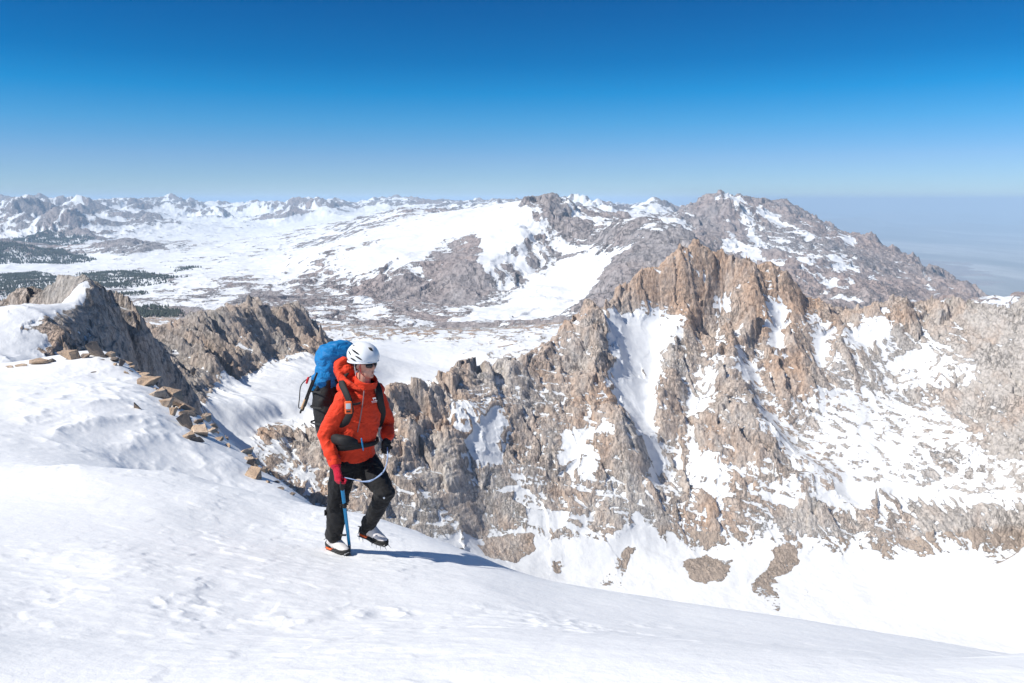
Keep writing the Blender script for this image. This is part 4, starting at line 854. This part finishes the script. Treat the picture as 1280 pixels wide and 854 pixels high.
def link(name, bm, mat, parent=None, smooth=True, base=BASE):
    me = bpy.data.meshes.new(name); bm.to_mesh(me); bm.free()
    for p_ in me.polygons: p_.use_smooth = smooth
    me.transform(Matrix.Translation(-base)); me.materials.append(mat)
    o = bpy.data.objects.new(name, me); C.objects.link(o)
    if parent is None: o.location = base
    else: o.parent = parent
    return o
def rings(bm, secs, n=18, p=2.0):
    """closed loft; every section is (centre, half-axis a, half-axis b)"""
    rs_ = []
    for c, a, b in secs:
        r_ = []
        for k in range(n):
            th = 2 * math.pi * k / n; ct, st_ = math.cos(th), math.sin(th)
            r_.append(bm.verts.new(c + a * (math.copysign(abs(ct) ** (2 / p), ct)) + b * (math.copysign(abs(st_) ** (2 / p), st_))))
        rs_.append(r_)
    for r0, r1 in zip(rs_, rs_[1:]):
        for k in range(n): bm.faces.new((r0[k], r0[(k + 1) % n], r1[(k + 1) % n], r1[k]))
    bm.faces.new(rs_[0][::-1]); bm.faces.new(rs_[-1])
def tube(bm, pts, rad, n=14, caps=True, flat=1.0, side=None):
    pts = [Vector(p_) for p_ in pts]; secs = []
    m = len(pts)
    for i, c in enumerate(pts):
        d = (pts[min(i + 1, m - 1)] - pts[max(i - 1, 0)]).normalized()
        s_ = side if side is not None else (Vector((0, 1, 0)) if abs(d.y) < .8 else Vector((1, 0, 0)))
        a = (s_ - d * s_.dot(d)).normalized(); b = d.cross(a)
        r_ = rad[i] if hasattr(rad, '__len__') else rad
        secs.append([c, a * r_, b * r_ * flat, d, r_])
    out = []
    if caps:
        c, a, b, d, r_ = secs[0]
        for q in (.25, .7): out.append((c - d * r_ * math.sqrt(1 - q * q) * .9, a * q, b * q))
    out += [(c, a, b) for c, a, b, d, r_ in secs]
    if caps:
        c, a, b, d, r_ = secs[-1]
        for q in (.7, .25): out.append((c + d * r_ * math.sqrt(1 - q * q) * .9, a * q, b * q))
    rings(bm, out, n)
def ball(bm, c, ax, ay=None, az=None, rot=None, seg=20):
    ay = ay or ax; az = az or ax
    m = Matrix.Translation(c) @ (rot.to_4x4() if rot else Matrix()) @ Matrix.Diagonal((ax, ay, az, 1))
    bmesh.ops.create_uvsphere(bm, u_segments=seg, v_segments=seg * 2 // 3, radius=1, matrix=m)
def box(bm, c, sx, sy, sz, rot=None, bev=0.0):
    m = Matrix.Translation(c) @ (rot.to_4x4() if rot else Matrix()) @ Matrix.Diagonal((sx, sy, sz, 1))
    r_ = bmesh.ops.create_cube(bm, size=1, matrix=m)
    if bev: bmesh.ops.bevel(bm, geom=list({e for v in r_['verts'] for e in v.link_edges}), offset=bev, segments=2, affect='EDGES', profile=.6)
def remesh(o, vox, smooth=4, disp=0.0, dsize=.1):
    m = o.modifiers.new('union', 'REMESH'); m.mode = 'VOXEL'; m.voxel_size = vox; m.use_smooth_shade = True
    if smooth: s_ = o.modifiers.new('soft', 'SMOOTH'); s_.iterations = smooth; s_.factor = .5
    if disp:
        tx_ = bpy.data.textures.new(o.name + '_creases', 'CLOUDS'); tx_.noise_scale = dsize; tx_.noise_depth = 2
        d_ = o.modifiers.new('creases', 'DISPLACE'); d_.texture = tx_; d_.strength = disp; d_.mid_level = .5; d_.texture_coords = 'LOCAL'
    return o
def frame(fw, up=UP):
    fw = fw.normalized(); s_ = up.cross(fw).normalized(); u_ = fw.cross(s_)
    return Matrix((fw, s_, u_)).transposed()     # columns: forward, left, up
# joints
hipR, hipL = P(431, 577, -.07), P(455, 575, .07)
kneR, kneL = P(421, 630, -.10), P(481, 616, -.20)
ankR, ankL = P(418, 672, -.03), P(459, 661, .02)
pelv, wai, che, nek = P(442, 568), P(444, 546), P(448, 512), P(454, 482, -.01)
shR, shL = P(429, 499, -.13), P(471, 494, .13)
elR, elL = P(406, 546, -.16), P(485, 530, .20)
wrR, wrL = P(419, 580, -.25), P(484, 547, .04)
hdR, hdL = P(425, 598, -.30), P(483, 555, .0)
HF = Vector((.80, -.58, -.05)).normalized(); HM = frame(HF)
head = P(456, 454, -.02)
def hp(f, l, u): return head + HM @ Vector((f, l, u))
# ---- body: one skin
bm = bmesh.new()
ball(bm, hp(-.005, 0, .02), .098, .077, .105, HM); ball(bm, hp(.035, 0, -.055), .058, .052, .068, HM)
tube(bm, [hp(.04, 0, -.085), hp(.075, 0, -.098)], [.034, .022], 12)                       # chin
tube(bm, [hp(.088, 0, .012), hp(.108, 0, -.022)], [.010, .015], 10)                        # nose
tube(bm, [hp(.093, .012, -.030), hp(.093, -.012, -.030)], [.009, .009], 8)
tube(bm, [hp(.083, .024, .022), hp(.088, -.0, .026), hp(.083, -.024, .022)], [.012, .010, .012], 8)  # brow
for s_ in (1, -1): ball(bm, hp(.070, .036 * s_, -.022), .022, .02, .022, HM, 10); ball(bm, hp(-.005, .078 * s_, -.01), .018, .008, .032, HM, 10)
tube(bm, [nek - UP * .06, hp(-.01, 0, -.07)], [.062, .056])
rings(bm, [(pelv - UP * .06, RT * .12, FW * .09), (pelv, RT * .15, FW * .10), (wai, RT * .13, FW * .09), (che, RT * .16, FW * .11), (che + UP * .07, RT * .15, FW * .09), (nek - UP * .02, RT * .06, FW * .06)])
for a_ in ((shR, elR, wrR, hdR), (shL, elL, wrL, hdL)): tube(bm, a_, [.056, .043, .030, .026])
for a_ in ((hipR, kneR, ankR, ankR - UP * .04), (hipL, kneL, ankL, ankL - UP * .03)): tube(bm, a_, [.082, .055, .038, .036])
person = link('person', bm, M['skin']); remesh(person, .006, 2)
person['label'] = 'climber in orange jacket, white helmet and black trousers stepping across the snow'
person['category'] = 'person'
# ---- head gear and face
HC = hp(-.020, 0, .060)
def shell_pt(px, py, k=1.0):
    """the near point of the helmet shell seen in that direction"""
    u, s_ = us(px, py); d = Vector((u, 1, s_)).normalized(); S = Matrix.Diagonal((1 / .144, 1 / .122, 1 / .118)) @ HM.transposed()
    o_ = S @ (CAM - HC); dd = S @ d; A = dd.dot(dd); B = 2 * o_.dot(dd); Cc = o_.dot(o_) - 1
    D = max(0, B * B - 4 * A * Cc); t_ = (-B - math.sqrt(D)) / (2 * A)
    return CAM + d * t_
bm = bmesh.new()
bmesh.ops.create_uvsphere(bm, u_segments=40, v_segments=26, radius=1)
for v in list(bm.verts):
    if v.co.z < -.36 + .10 * v.co.x: v.co.z = -.36 + .10 * v.co.x
for v in bm.verts:
    k_ = 1 + .02 * math.cos(v.co.y * 9) * (v.co.z > -.3)
    v.co = HC + HM @ Vector((v.co.x * .144 * k_, v.co.y * .122 * k_, v.co.z * .118 + .008 * max(0, -v.co.x)))
helmet = link('helmet', bm, M['white'], person)
bm = bmesh.new()
rim = [HC + HM @ Vector((math.cos(a_) * .137, math.sin(a_) * .116, -.043 + .012 * math.cos(a_))) for a_ in [k * 2 * math.pi / 32 for k in range(33)]]
tube(bm, rim, .0065, 8, False); link('rim', bm, M['white'], helmet)
for (x0, y0, x1, y1, w_) in ((435.5, 438.5, 438.5, 444, .008), (439.5, 437, 449, 443.5, .010), (438, 447.5, 445, 451.5, .007), (444, 445, 454, 451, .007), (440.5, 431.5, 443.5, 433, .008), (461, 435, 465.5, 439, .016)):
    bm = bmesh.new(); pts = [shell_pt(x0 + (x1 - x0) * k / 6, y0 + (y1 - y0) * k / 6) for k in range(7)]
    tube(bm, pts, [w_ * (.35, .8, 1, 1, .95, .7, .3)[k] for k in range(7)], 10, flat=.4, side=UP)
    o = link('vent', bm, M['black'], helmet)
bm = bmesh.new()
for s_ in (1, -1):
    tube(bm, [hp(.03, .070 * s_, .03), hp(.02, .076 * s_, -.02), hp(.02, .060 * s_, -.075), hp(.045, .02 * s_, -.115)], .0055, 8, flat=.5)
link('chin_strap', bm, M['redcord'], helmet)
for s_ in (1, -1):
    bm = bmesh.new(); tube(bm, [hp(-.03, .092 * s_, .03), hp(-.025, .088 * s_, -.03), hp(-.02, .082 * s_, -.095)], .006, 8, flat=.5)
    link('side_strap', bm, M['whitetape'], helmet)
bm = bmesh.new()
for s_ in (1, -1): tube(bm, [hp(.005, .074 * s_, .035), hp(-.03, .072 * s_, -.015), hp(-.05, .055 * s_, -.05)], [.018, .022, .02], 10)
tube(bm, [hp(-.06, .045, 0), hp(-.085, 0, -.02), hp(-.06, -.045, 0)], .035, 10)
remesh(link('hair', bm, M['hair'], person), .006, 1, .01, .02)
bm = bmesh.new()
for s_ in (1, -1):
    ball(bm, hp(.088, .034 * s_, -.002), .014, .032, .021, frame(HM @ Vector((1, .55 * s_, -.05))), 14)
gl = link('sunglasses', bm, M['lens'], person)
bm = bmesh.new()
tube(bm, [hp(.02, .080, .014), hp(.07, .066, .014), hp(.100, .03, .016), hp(.106, 0, .012), hp(.100, -.03, .016), hp(.07, -.066, .014), hp(.02, -.080, .014)], .005, 8)
link('frame', bm, M['black'], gl)
bm = bmesh.new(); tube(bm, [hp(.086, .015, -.063), hp(.096, 0, -.061), hp(.086, -.015, -.063)], [.003, .006, .003], 8, flat=.6); tube(bm, [hp(.084, .013, -.071), hp(.093, 0, -.073), hp(.084, -.013, -.071)], [.003, .006, .003], 8, flat=.6)
link('mouth', bm, M['lips'], person)
# ---- jacket
bm = bmesh.new()
rings(bm, [(P(441, 573), RT * .195, FW * .145), (P(441, 567), RT * .195, FW * .148), (P(443, 552), RT * .172, FW * .142), (P(445, 538), RT * .190, FW * .155), (P(447, 520), RT * .202, FW * .155), (P(449, 505), RT * .204, FW * .148),
           (P(451, 494), RT * .195, FW * .13), (P(453, 487), RT * .13, FW * .11), (P(455, 481), RT * .10, FW * .10)], 24, 2.3)
tube(bm, [shR + RT * -.02, shR + (elR - shR) * .5, elR, elR + (wrR - elR) * .5, wrR], [.082, .073, .064, .058, .052], 16)
tube(bm, [shL + RT * .02, shL + (elL - shL) * .5, elL, elL + (wrL - elL) * .5, wrL], [.083, .074, .068, .062, .052], 16)
ball(bm, P(435, 484, .04), .10, .09, .06); ball(bm, P(470, 487, .08), .08, .08, .06)
jacket = link('jacket', bm, M['jacket'], person); remesh(jacket, .010, 5, .028, .075)
jacket['label'] = 'orange-red shell jacket with high collar'
bm = bmesh.new()   # collar, standing open a little at the chin
col_c = P(456.5, 477, -.005)
for k in range(28):
    pass
ringsN = []
for j, (dz, ra, rb, fo) in enumerate(((-.05, .105, .105, 0), (-.01, .096, .098, .01), (.030, .092, .100, .02), (.042, .086, .094, .022), (.030, .078, .086, .02), (-.02, .078, .08, .01))):
    r_ = []
    for k in range(32):
        a_ = 2 * math.pi * k / 32; dip = .012 * math.cos(a_)
        r_.append(bm.verts.new(col_c + FW * (math.cos(a_) * rb + fo) + RT * math.sin(a_) * ra + UP * (dz - dip * (dz > 0) * 1.5 + .02 * (dz > 0) * -math.cos(a_))))
    ringsN.append(r_)
for r0, r1 in zip(ringsN, ringsN[1:]):
    for k in range(32): bm.faces.new((r0[k], r0[(k + 1) % 32], r1[(k + 1) % 32], r1[k]))
link('collar', bm, M['jacket'], jacket)
bm = bmesh.new(); ball(bm, P(431, 463, .06), .095, .10, .085); ball(bm, P(425, 457, .07), .06, .07, .075); ball(bm, P(436, 474, .04), .10, .09, .05); tube(bm, [P(430, 449, .03), P(422, 460, .0), P(426, 472, -.06), P(438, 481, -.12), P(450, 487, -.14)], [.03, .034, .032, .024, .016], 12)
hood = link('hood', bm, M['jacket'], jacket); remesh(hood, .008, 3, .02, .05)
bm = bmesh.new(); tube(bm, [P(455, 489, -.16), P(454, 500, -.175), P(451, 520, -.18), P(447, 540, -.165)], .0045, 8)
link('zip', bm, M['seam'], jacket)
def front(px, py, off=0.0):
    """point on the chest: the loft's front seen there"""
    return P(px, py, -.165 + off)
bm = bmesh.new()   # small printed mark on the chest: a tiny figure over two lines of letters
lp = P(467, 499, -.085); lf = frame(Vector((.62, -.78, 0)))
def dec(dx, dz, w_, h_): box(bm, lp + lf @ Vector((.012, -dx, dz)), .004, w_, h_, lf)
dec(-.012, .006, .006, .016); dec(-.004, .010, .010, .008); dec(.006, .004, .006, .020); dec(.012, .010, .004, .008)
for k in range(7): dec(-.024 + k * .008, -.014, .005, .007)
for k in range(6): dec(-.020 + k * .008, -.025, .004, .005)
link('chest_print', bm, M['whitetape'], jacket)
bm = bmesh.new(); ap = P(401, 517, -.185)
# ---- trousers
bm = bmesh.new()
rings(bm, [(P(443, 596), RT * .10, FW * .08), (P(442, 582), RT * .18, FW * .125), (P(441, 568), RT * .182, FW * .13), (P(441, 556), RT * .16, FW * .12)], 20, 2.2)
tube(bm, [hipR, hipR.lerp(kneR, .5), kneR, kneR.lerp(ankR, .5), ankR], [.118, .105, .086, .072, .060], 16)
tube(bm, [hipL, hipL.lerp(kneL, .5), kneL, kneL.lerp(ankL, .5), ankL], [.118, .108, .090, .074, .058], 16)
trs = link('trousers', bm, M['trousers'], person); remesh(trs, .010, 4, .026, .07)
bm = bmesh.new(); tube(bm, [kneR.lerp(ankR, .12), kneR.lerp(ankR, .2), kneR.lerp(ankR, .6), ankR + UP * .03, ankR - UP * .0], [.088, .084, .076, .068, .066], 18)
gt = link('gaiter', bm, M['black'], person); remesh(gt, .010, 2, .02, .05)
for c_, sx_, sy_, sz_ in ((P(406.5, 641, -.12), .012, .02, .045), (P(426, 634, -.19), .012, .01, .016), (P(412, 635, -.19), .010, .008, .012), (P(429, 669, -.11), .05, .015, .012)):
    bm = bmesh.new(); box(bm, c_, sx_, sy_, sz_); link('buckle', bm, M['black'], gt)
bm = bmesh.new(); ball(bm, P(480, 622.5, -.288), .009, .006, .009); link('knee_mark', bm, M['whitetape'], trs)
# ---- boots with crampons
def boot(ank, heel, toe, spikes=True):
    fw = (toe - heel); L_ = fw.length; fr = frame(fw)
    def q(x, y, z): return heel + fr @ Vector((x * L_, y, z))
    bm = bmesh.new()
    secs = [(q(.02, 0, .045), .020, .030), (q(.08, 0, .055), .036, .045), (q(.25, 0, .075), .042, .060), (q(.42, 0, .085), .044, .066), (q(.6, 0, .062), .048, .046), (q(.8, 0, .046), .046, .032), (q(.95, 0, .038), .032, .022), (q(1.0, 0, .034), .016, .012)]
    rings(bm, [(c, fr @ Vector((0, w_, 0)), fr @ Vector((0, 0, h_))) for c, w_, h_ in secs], 16)
    tube(bm, [q(.22, 0, .09), ank], [.052, .055], 14)
    b = link('boot', bm, M['grey'], person); remesh(b, .006, 2)
    bm = bmesh.new(); rings(bm, [(q(x, 0, .017), fr @ Vector((0, w_, 0)), fr @ Vector((0, 0, .009))) for x, w_ in ((-.01, .022), (.05, .039), (.2, .041), (.33, .040))], 16, 4); link('heel_piece', bm, M['orange'], b)
    bm = bmesh.new(); rings(bm, [(q(x, 0, .016), fr @ Vector((0, w_, 0)), fr @ Vector((0, 0, .008))) for x, w_ in ((.34, .040), (.6, .050), (.85, .046), (.99, .028), (1.03, .012))], 16, 4); link('midsole', bm, M['sole'], b)
    bm = bmesh.new(); rings(bm, [(q(x, 0, .004), fr @ Vector((0, w_, 0)), fr @ Vector((0, 0, .009))) for x, w_ in ((-.01, .020), (.05, .038), (.3, .038), (.6, .049), (.85, .045), (1.0, .026))], 16, 4); link('sole', bm, M['sole'], b)
    bm = bmesh.new(); rings(bm, [(q(x, 0, z), fr @ Vector((0, w_, 0)), fr @ Vector((0, 0, h_))) for x, z, w_, h_ in ((.60, .040, .051, .014), (.8, .036, .050, .016), (.96, .034, .037, .017), (1.02, .032, .020, .012))], 14, 3)
    rings(bm, [(q(x, 0, z), fr @ Vector((0, w_, 0)), fr @ Vector((0, 0, h_))) for x, z, w_, h_ in ((-.03, .05, .020, .025), (.03, .05, .040, .028), (.2, .045, .045, .018), (.3, .04, .044, .008))], 14, 3)
    tube(bm, [q(.26, 0, .125), q(.24, 0, .155)], [.060, .062], 14); link('rand', bm, M['sole'], b)
    bm = bmesh.new()
    for k, (x, z) in enumerate(((.38, .135), (.46, .12), (.54, .105), (.62, .095))): tube(bm, [q(x, .035, z - .03), q(x + .02, 0, z), q(x, -.035, z - .03)], .0045, 6)
    link('laces', bm, M['whitetape'], b)
    bm = bmesh.new()
    for x in (.05, .2, .55, .72, .88):
        for y in (-.036, .036):
            tube(bm, [q(x, y * 1.1, .0), q(x + .03, y * 1.2, -.034)], [.0045, .0012], 6)
    for y in (-.022, .022): tube(bm, [q(.97, y, .004), q(1.10, y * 1.3, -.022)], [.005, .0012], 6)
    for y in (-.04, .04): tube(bm, [q(.0, y, .0), q(.35, y * .7, -.002), q(.6, y * 1.15, -.002), q(.98, y * .8, .0)], .0045, 6)
    tube(bm, [q(.98, -.03, .012), q(1.05, 0, .028), q(.98, .03, .012)], .004, 6)
    tube(bm, [q(-.02, -.03, .012), q(-.06, 0, .07), q(-.02, .03, .012)], .004, 6)
    link('crampon', bm, M['steel'], b)
    bm = bmesh.new(); tube(bm, [q(-.04, .03, .085), q(.2, .062, .115), q(.42, 0, .145), q(.2, -.062, .115), q(-.04, -.03, .085)], .006, 8, flat=.4); link('ankle_strap', bm, M['black'], b)
    return b
hx, hy = fore_xy(411, 686); tx2, ty2 = fore_xy(430, 694)
hR = Vector((hx, hy, place(hx, hy) + .005)); dR = Vector((tx2 - hx, ty2 - hy, 0)).normalized(); dR = Vector((.72, -.69, 0)).normalized()
tR = hR + dR * .29; tR.z = place(tR.x, tR.y) + .008
boot(ankR, hR, tR)
tL = P(486, 683.5, -.10); hL = P(451, 668, .06)
boot(ankL, hL, hL + (tL - hL).normalized() * .29)
# ---- gloves
def glove(name, wr, hd, mat, grip, cuff, cr=.060):
    """palm, four unequal curled fingers and a thumb round an axis through the fist"""
    bm = bmesh.new(); d = (hd - wr).normalized(); ax = grip.normalized()
    sd2 = d.cross(ax).normalized()
    tube(bm, [wr - d * cuff, wr, wr + d * .04], [cr, cr * .77, .036], 14)
    tube(bm, [wr + d * .02, hd + sd2 * .012], [.034, .042], 14, flat=.75, side=ax)
    for k, (o_, l_) in enumerate(((-.033, .92), (-.011, 1.0), (.012, .95), (.033, .80))):
        c0 = hd + ax * o_ + sd2 * .012
        r_ = .0125
        pts = [c0 + d * .02 + sd2 * .014, c0 + d * .045 * l_ + sd2 * .004, c0 + d * .050 * l_ - sd2 * .026, c0 + d * .024 * l_ - sd2 * .043, c0 + d * .002 - sd2 * .034]
        tube(bm, pts, [.014, .0135, .013, .012, .010], 10)
    tube(bm, [wr + d * .035 - ax * .028, hd - ax * .044 - sd2 * .012, hd - ax * .030 - sd2 * .040, hd - ax * .008 + d * .012 - sd2 * .048], [.017, .015, .0135, .011], 10)
    o = link(name, bm, mat, person); remesh(o, .0045, 1, .006, .03)
    return o
# ---- ice axe
tipx, tipy = fore_xy(438, 690, 5.5)
tip = Vector((tipx, tipy, place(tipx, tipy) - .03)); AH = P(427, 603, -.33)
ax_d = (tip - AH).normalized()
axb = Vector((tipx, tipy, place(tipx, tipy)))
glR = glove('glove', wrR, AH - ax_d * .02 + Vector((-.01, 0, .02)), M['red'], (FW * .9 + UP * .1), .05); glR['label'] = 'dark red glove closed over the head of the axe'
glL = glove('glove', wrL, hdL, M['black'], Vector((.2, .3, 1)), .0, .042); glL['label'] = 'black glove holding the cord'
axe = bpy.data.objects.new('ice_axe', None); C.objects.link(axe); axe.location = axb
axe['label'] = 'ice axe with bright blue shaft, planted in the snow under the red glove'; axe['category'] = 'ice axe'
def alink(n_, bm_, m_, par=axe): return link(n_, bm_, m_, par, base=axb)
bm = bmesh.new(); tube(bm, [AH, AH.lerp(tip, .3), AH.lerp(tip, .88)], [.0165, .0155, .0145], 16, flat=.62, side=RT); sh_ = alink('shaft', bm, M['shaft'])
bm = bmesh.new(); tube(bm, [AH.lerp(tip, .86), AH.lerp(tip, .93), tip], [.013, .010, .002], 10); alink('spike', bm, M['steel'])
bm = bmesh.new(); hz_ = Vector((.12, -1, .10)); hz_.normalize()
tube(bm, [AH - hz_ * .09 - ax_d * .015, AH - ax_d * .022, AH + hz_ * .07 - ax_d * .02, AH + hz_ * .11 + ax_d * .008, AH + hz_ * .14 + ax_d * .03], [.014, .016, .013, .009, .003], 10, flat=.45, side=ax_d); alink('head', bm, M['sole'])
bm = bmesh.new(); tube(bm, [AH + ax_d * .0, AH + ax_d * .075], [.021, .019], 14, flat=.75, side=RT); alink('grip', bm, M['black'])
bm = bmesh.new(); ck = AH.lerp(tip, .30); tube(bm, [ck - ax_d * .012, ck + ax_d * .014], .021, 12); tube(bm, [ck, ck + RT * .035 + UP * .012], .008, 8); tube(bm, [ck, ck - RT * .03 + UP * .0], .007, 8); alink('trigger', bm, M['black'])
bm = bmesh.new()
import mathutils
cpts = [P(430, 597, -.34), P(440, 599, -.35), P(452, 602, -.34), P(462, 602, -.36), P(472, 596, -.34), P(480, 588, -.28), P(484, 577, -.20), P(484.5, 566, -.12), P(484, 558, -.01)]
def smooth_path(pts, n_=6):
    out = []
    for i in range(len(pts) - 1):
        p0 = pts[max(i - 1, 0)]; p1 = pts[i]; p2 = pts[i + 1]; p3 = pts[min(i + 2, len(pts) - 1)]
        for k in range(n_):
            t_ = k / n_; out.append(.5 * ((2 * p1) + (-p0 + p2) * t_ + (2 * p0 - 5 * p1 + 4 * p2 - p3) * t_ * t_ + (-p0 + 3 * p1 - 3 * p2 + p3) * t_ ** 3))
    return out + [pts[-1]]
tube(bm, smooth_path(cpts), .0045, 8)
cp2 = [cpts[2]] + [p_ + Vector((0, -.015, -.018 * math.sin(k / 4 * math.pi) + .012)) for k, p_ in enumerate(cpts[3:7])] + [cpts[7]]
tube(bm, smooth_path(cp2), .0042, 8); alink('leash', bm, M['cord'])
# ---- backpack
pb = P(415, 545, .18)
pack = bpy.data.objects.new('backpack', None); C.objects.link(pack); pack.location = pb
pack['label'] = 'large blue and black mountaineering pack worn on the back of the climber'; pack['category'] = 'backpack'
def plink(n_, bm_, m_, par=pack): return link(n_, bm_, m_, par, base=pb)
BK = -FW
def pk(r_, b_, py): return P(447, py) + RT * (r_ + .045) + BK * b_
bm = bmesh.new()
rings(bm, [(pk(.03, .27, 553), RT * .10, BK * .06), (pk(.03, .28, 545), RT * .145, BK * .10), (pk(.03, .30, 522), RT * .165, BK * .125), (pk(.03, .30, 498), RT * .165, BK * .125), (pk(.02, .29, 478), RT * .155, BK * .115), (pk(.02, .28, 470), RT * .14, BK * .10)], 24, 3)
remesh(plink('bag', bm, M['black']), .010, 4, .03, .07)
bm = bmesh.new()
rings(bm, [(pk(.04, .29, 492), RT * .13, BK * .10), (pk(.04, .305, 482), RT * .155, BK * .125), (pk(.03, .29, 468), RT * .150, BK * .125), (pk(.02, .27, 455), RT * .15, BK * .115), (pk(.02, .26, 447), RT * .12, BK * .10)], 24, 2.6)
tube(bm, [pk(.15, .33, 476), pk(.17, .35, 486), pk(.17, .355, 497)], [.05, .035, .018], 10)
upb = plink('upper_bag', bm, M['blue']); remesh(upb, .010, 3, .035, .06)
bm = bmesh.new()
rings(bm, [(pk(.03, .29, 462), RT * .13, BK * .12), (pk(.03, .29, 455), RT * .150, BK * .135), (pk(.02, .27, 445), RT * .150, BK * .145), (pk(.01, .25, 436), RT * .14, BK * .12), (pk(.0, .24, 431), RT * .07, BK * .07)], 24, 2.6)
lid = plink('lid', bm, M['blue']); remesh(lid, .010, 3, .035, .08)
for s_, pts in ((1, [P(434, 466, .0), P(427, 477, -.10), P(431, 488, -.175), P(436, 500, -.215), P(438, 514, -.215), P(432, 528, -.19), P(424, 538, -.12)]), (-1, [P(466, 474, .10), P(471, 482, -.01), P(474, 492, -.055), P(476, 505, -.04), P(478, 518, .04), P(474, 532, .12)])):
    bm = bmesh.new(); tube(bm, smooth_path(pts, 4), .030, 12, flat=.42, side=Vector((.8, -.25, .3)) if s_ == 1 else Vector((.9, .3, .1)))
    plink('shoulder_strap', bm, M['black'])
bm = bmesh.new(); tube(bm, smooth_path([P(437, 506, -.24), P(446, 505, -.225), P(450, 504, -.215)], 4), .010, 8, flat=.4, side=UP); plink('chest_strap', bm, M['black'])
bm = bmesh.new()
loop = [(441 + 0, 0)]; bp = []
for k in range(25):
    a_ = 2 * math.pi * k / 24
    bp.append(P(444, 551.5) + RT * math.cos(a_) * .205 + FW * math.sin(a_) * .162 + UP * (.012 * math.cos(a_)))
tube(bm, bp, [.020 + .026 * max(0, math.cos(2 * math.pi * k / 24 - .15)) ** 2 * (math.sin(2 * math.pi * k / 24) > -.6) for k in range(25)], 10, False, flat=.40, side=UP)
hb = plink('hip_belt', bm, M['black'])
bm = bmesh.new()
rings(bm, [(P(421, 549, -.235), Vector((.05, .0, 0)), UP * .045), (P(434, 552, -.262), Vector((.0, .035, 0)) + Vector((.02, 0, 0)), UP * .050), (P(447, 553, -.215), Vector((.0, .02, 0)), UP * .020)], 12, 2.5)
plink('belt_pocket', bm, M['black'])
bm = bmesh.new(); tube(bm, [P(452, 549, -.205), P(453, 556, -.215), P(454, 562, -.20)], .012, 10, flat=.5); plink('blue_webbing', bm, M['shaft'])
bm = bmesh.new()
for py_ in (492, 512, 532): tube(bm, smooth_path([pk(.20, .18, py_ - 2), pk(.21, .30, py_), pk(.16, .44, py_ + 3), pk(.0, .46, py_ + 3)], 4), .008, 8, flat=.4, side=UP)
plink('compression_strap', bm, M['sole'])
bm = bmesh.new(); tube(bm, smooth_path([pk(.2, .36, 474), pk(.25, .44, 486), pk(.24, .50, 505), pk(.23, .53, 519), pk(.2, .45, 510)], 5), .0045, 8); plink('loop_cord', bm, M['sole'])
bm = bmesh.new(); tube(bm, [pk(.235, .34, 475), pk(.235, .37, 482)], .010, 10); plink('red_toggle', bm, M['redcord'])
# poles strapped to the side of the pack
pl = bpy.data.objects.new('trekking_poles', None); C.objects.link(pl); p0, p1 = pk(.225, .47, 520), pk(.225, .18, 462); pl.location = p0
pl['label'] = 'folded black trekking poles strapped slantwise to the side of the blue pack'; pl['category'] = 'trekking poles'
for k, (dr, cut) in enumerate(((.0, 0), (.026, .12))):
    o_ = RT * dr * .3 + BK * dr * 1.3 + UP * -dr
    bm = bmesh.new(); tube(bm, [p0 + o_, p0.lerp(p1, .93 - cut) + o_], .0085, 10); link('shaft', bm, M['black'], pl, base=p0)
    bm = bmesh.new(); tube(bm, [p0.lerp(p1, .12) + o_, p0.lerp(p1, .34) + o_], [.013, .011], 10); link('grip', bm, M['tan'] if k else M['sole'], pl, base=p0)
# handheld device on the right strap
dv = bpy.data.objects.new('handheld_gps', None); C.objects.link(dv); dc = P(435.5, 509.5, -.262); dv.location = dc
dv['label'] = 'small orange handheld device with a grey screen, clipped to the black shoulder strap'; dv['category'] = 'gps device'
df = frame(Vector((.15, -1, .12)))
bm = bmesh.new(); box(bm, dc, .026, .060, .105, df, .010); link('case', bm, M['orange'], dv, base=dc)
bm = bmesh.new(); box(bm, dc + df @ Vector((.0145, 0, .012)), .003, .040, .046, df, .001); link('screen', bm, M['screen'], dv, base=dc)
bm = bmesh.new(); box(bm, dc + df @ Vector((.0140, 0, -.030)), .004, .034, .014, df, .001); link('keys', bm, M['sole'], dv, base=dc)
bm = bmesh.new(); tube(bm, [dc + df @ Vector((0, .018, .045)), dc + df @ Vector((0, .018, .075))], .006, 8); link('antenna', bm, M['sole'], dv, base=dc)
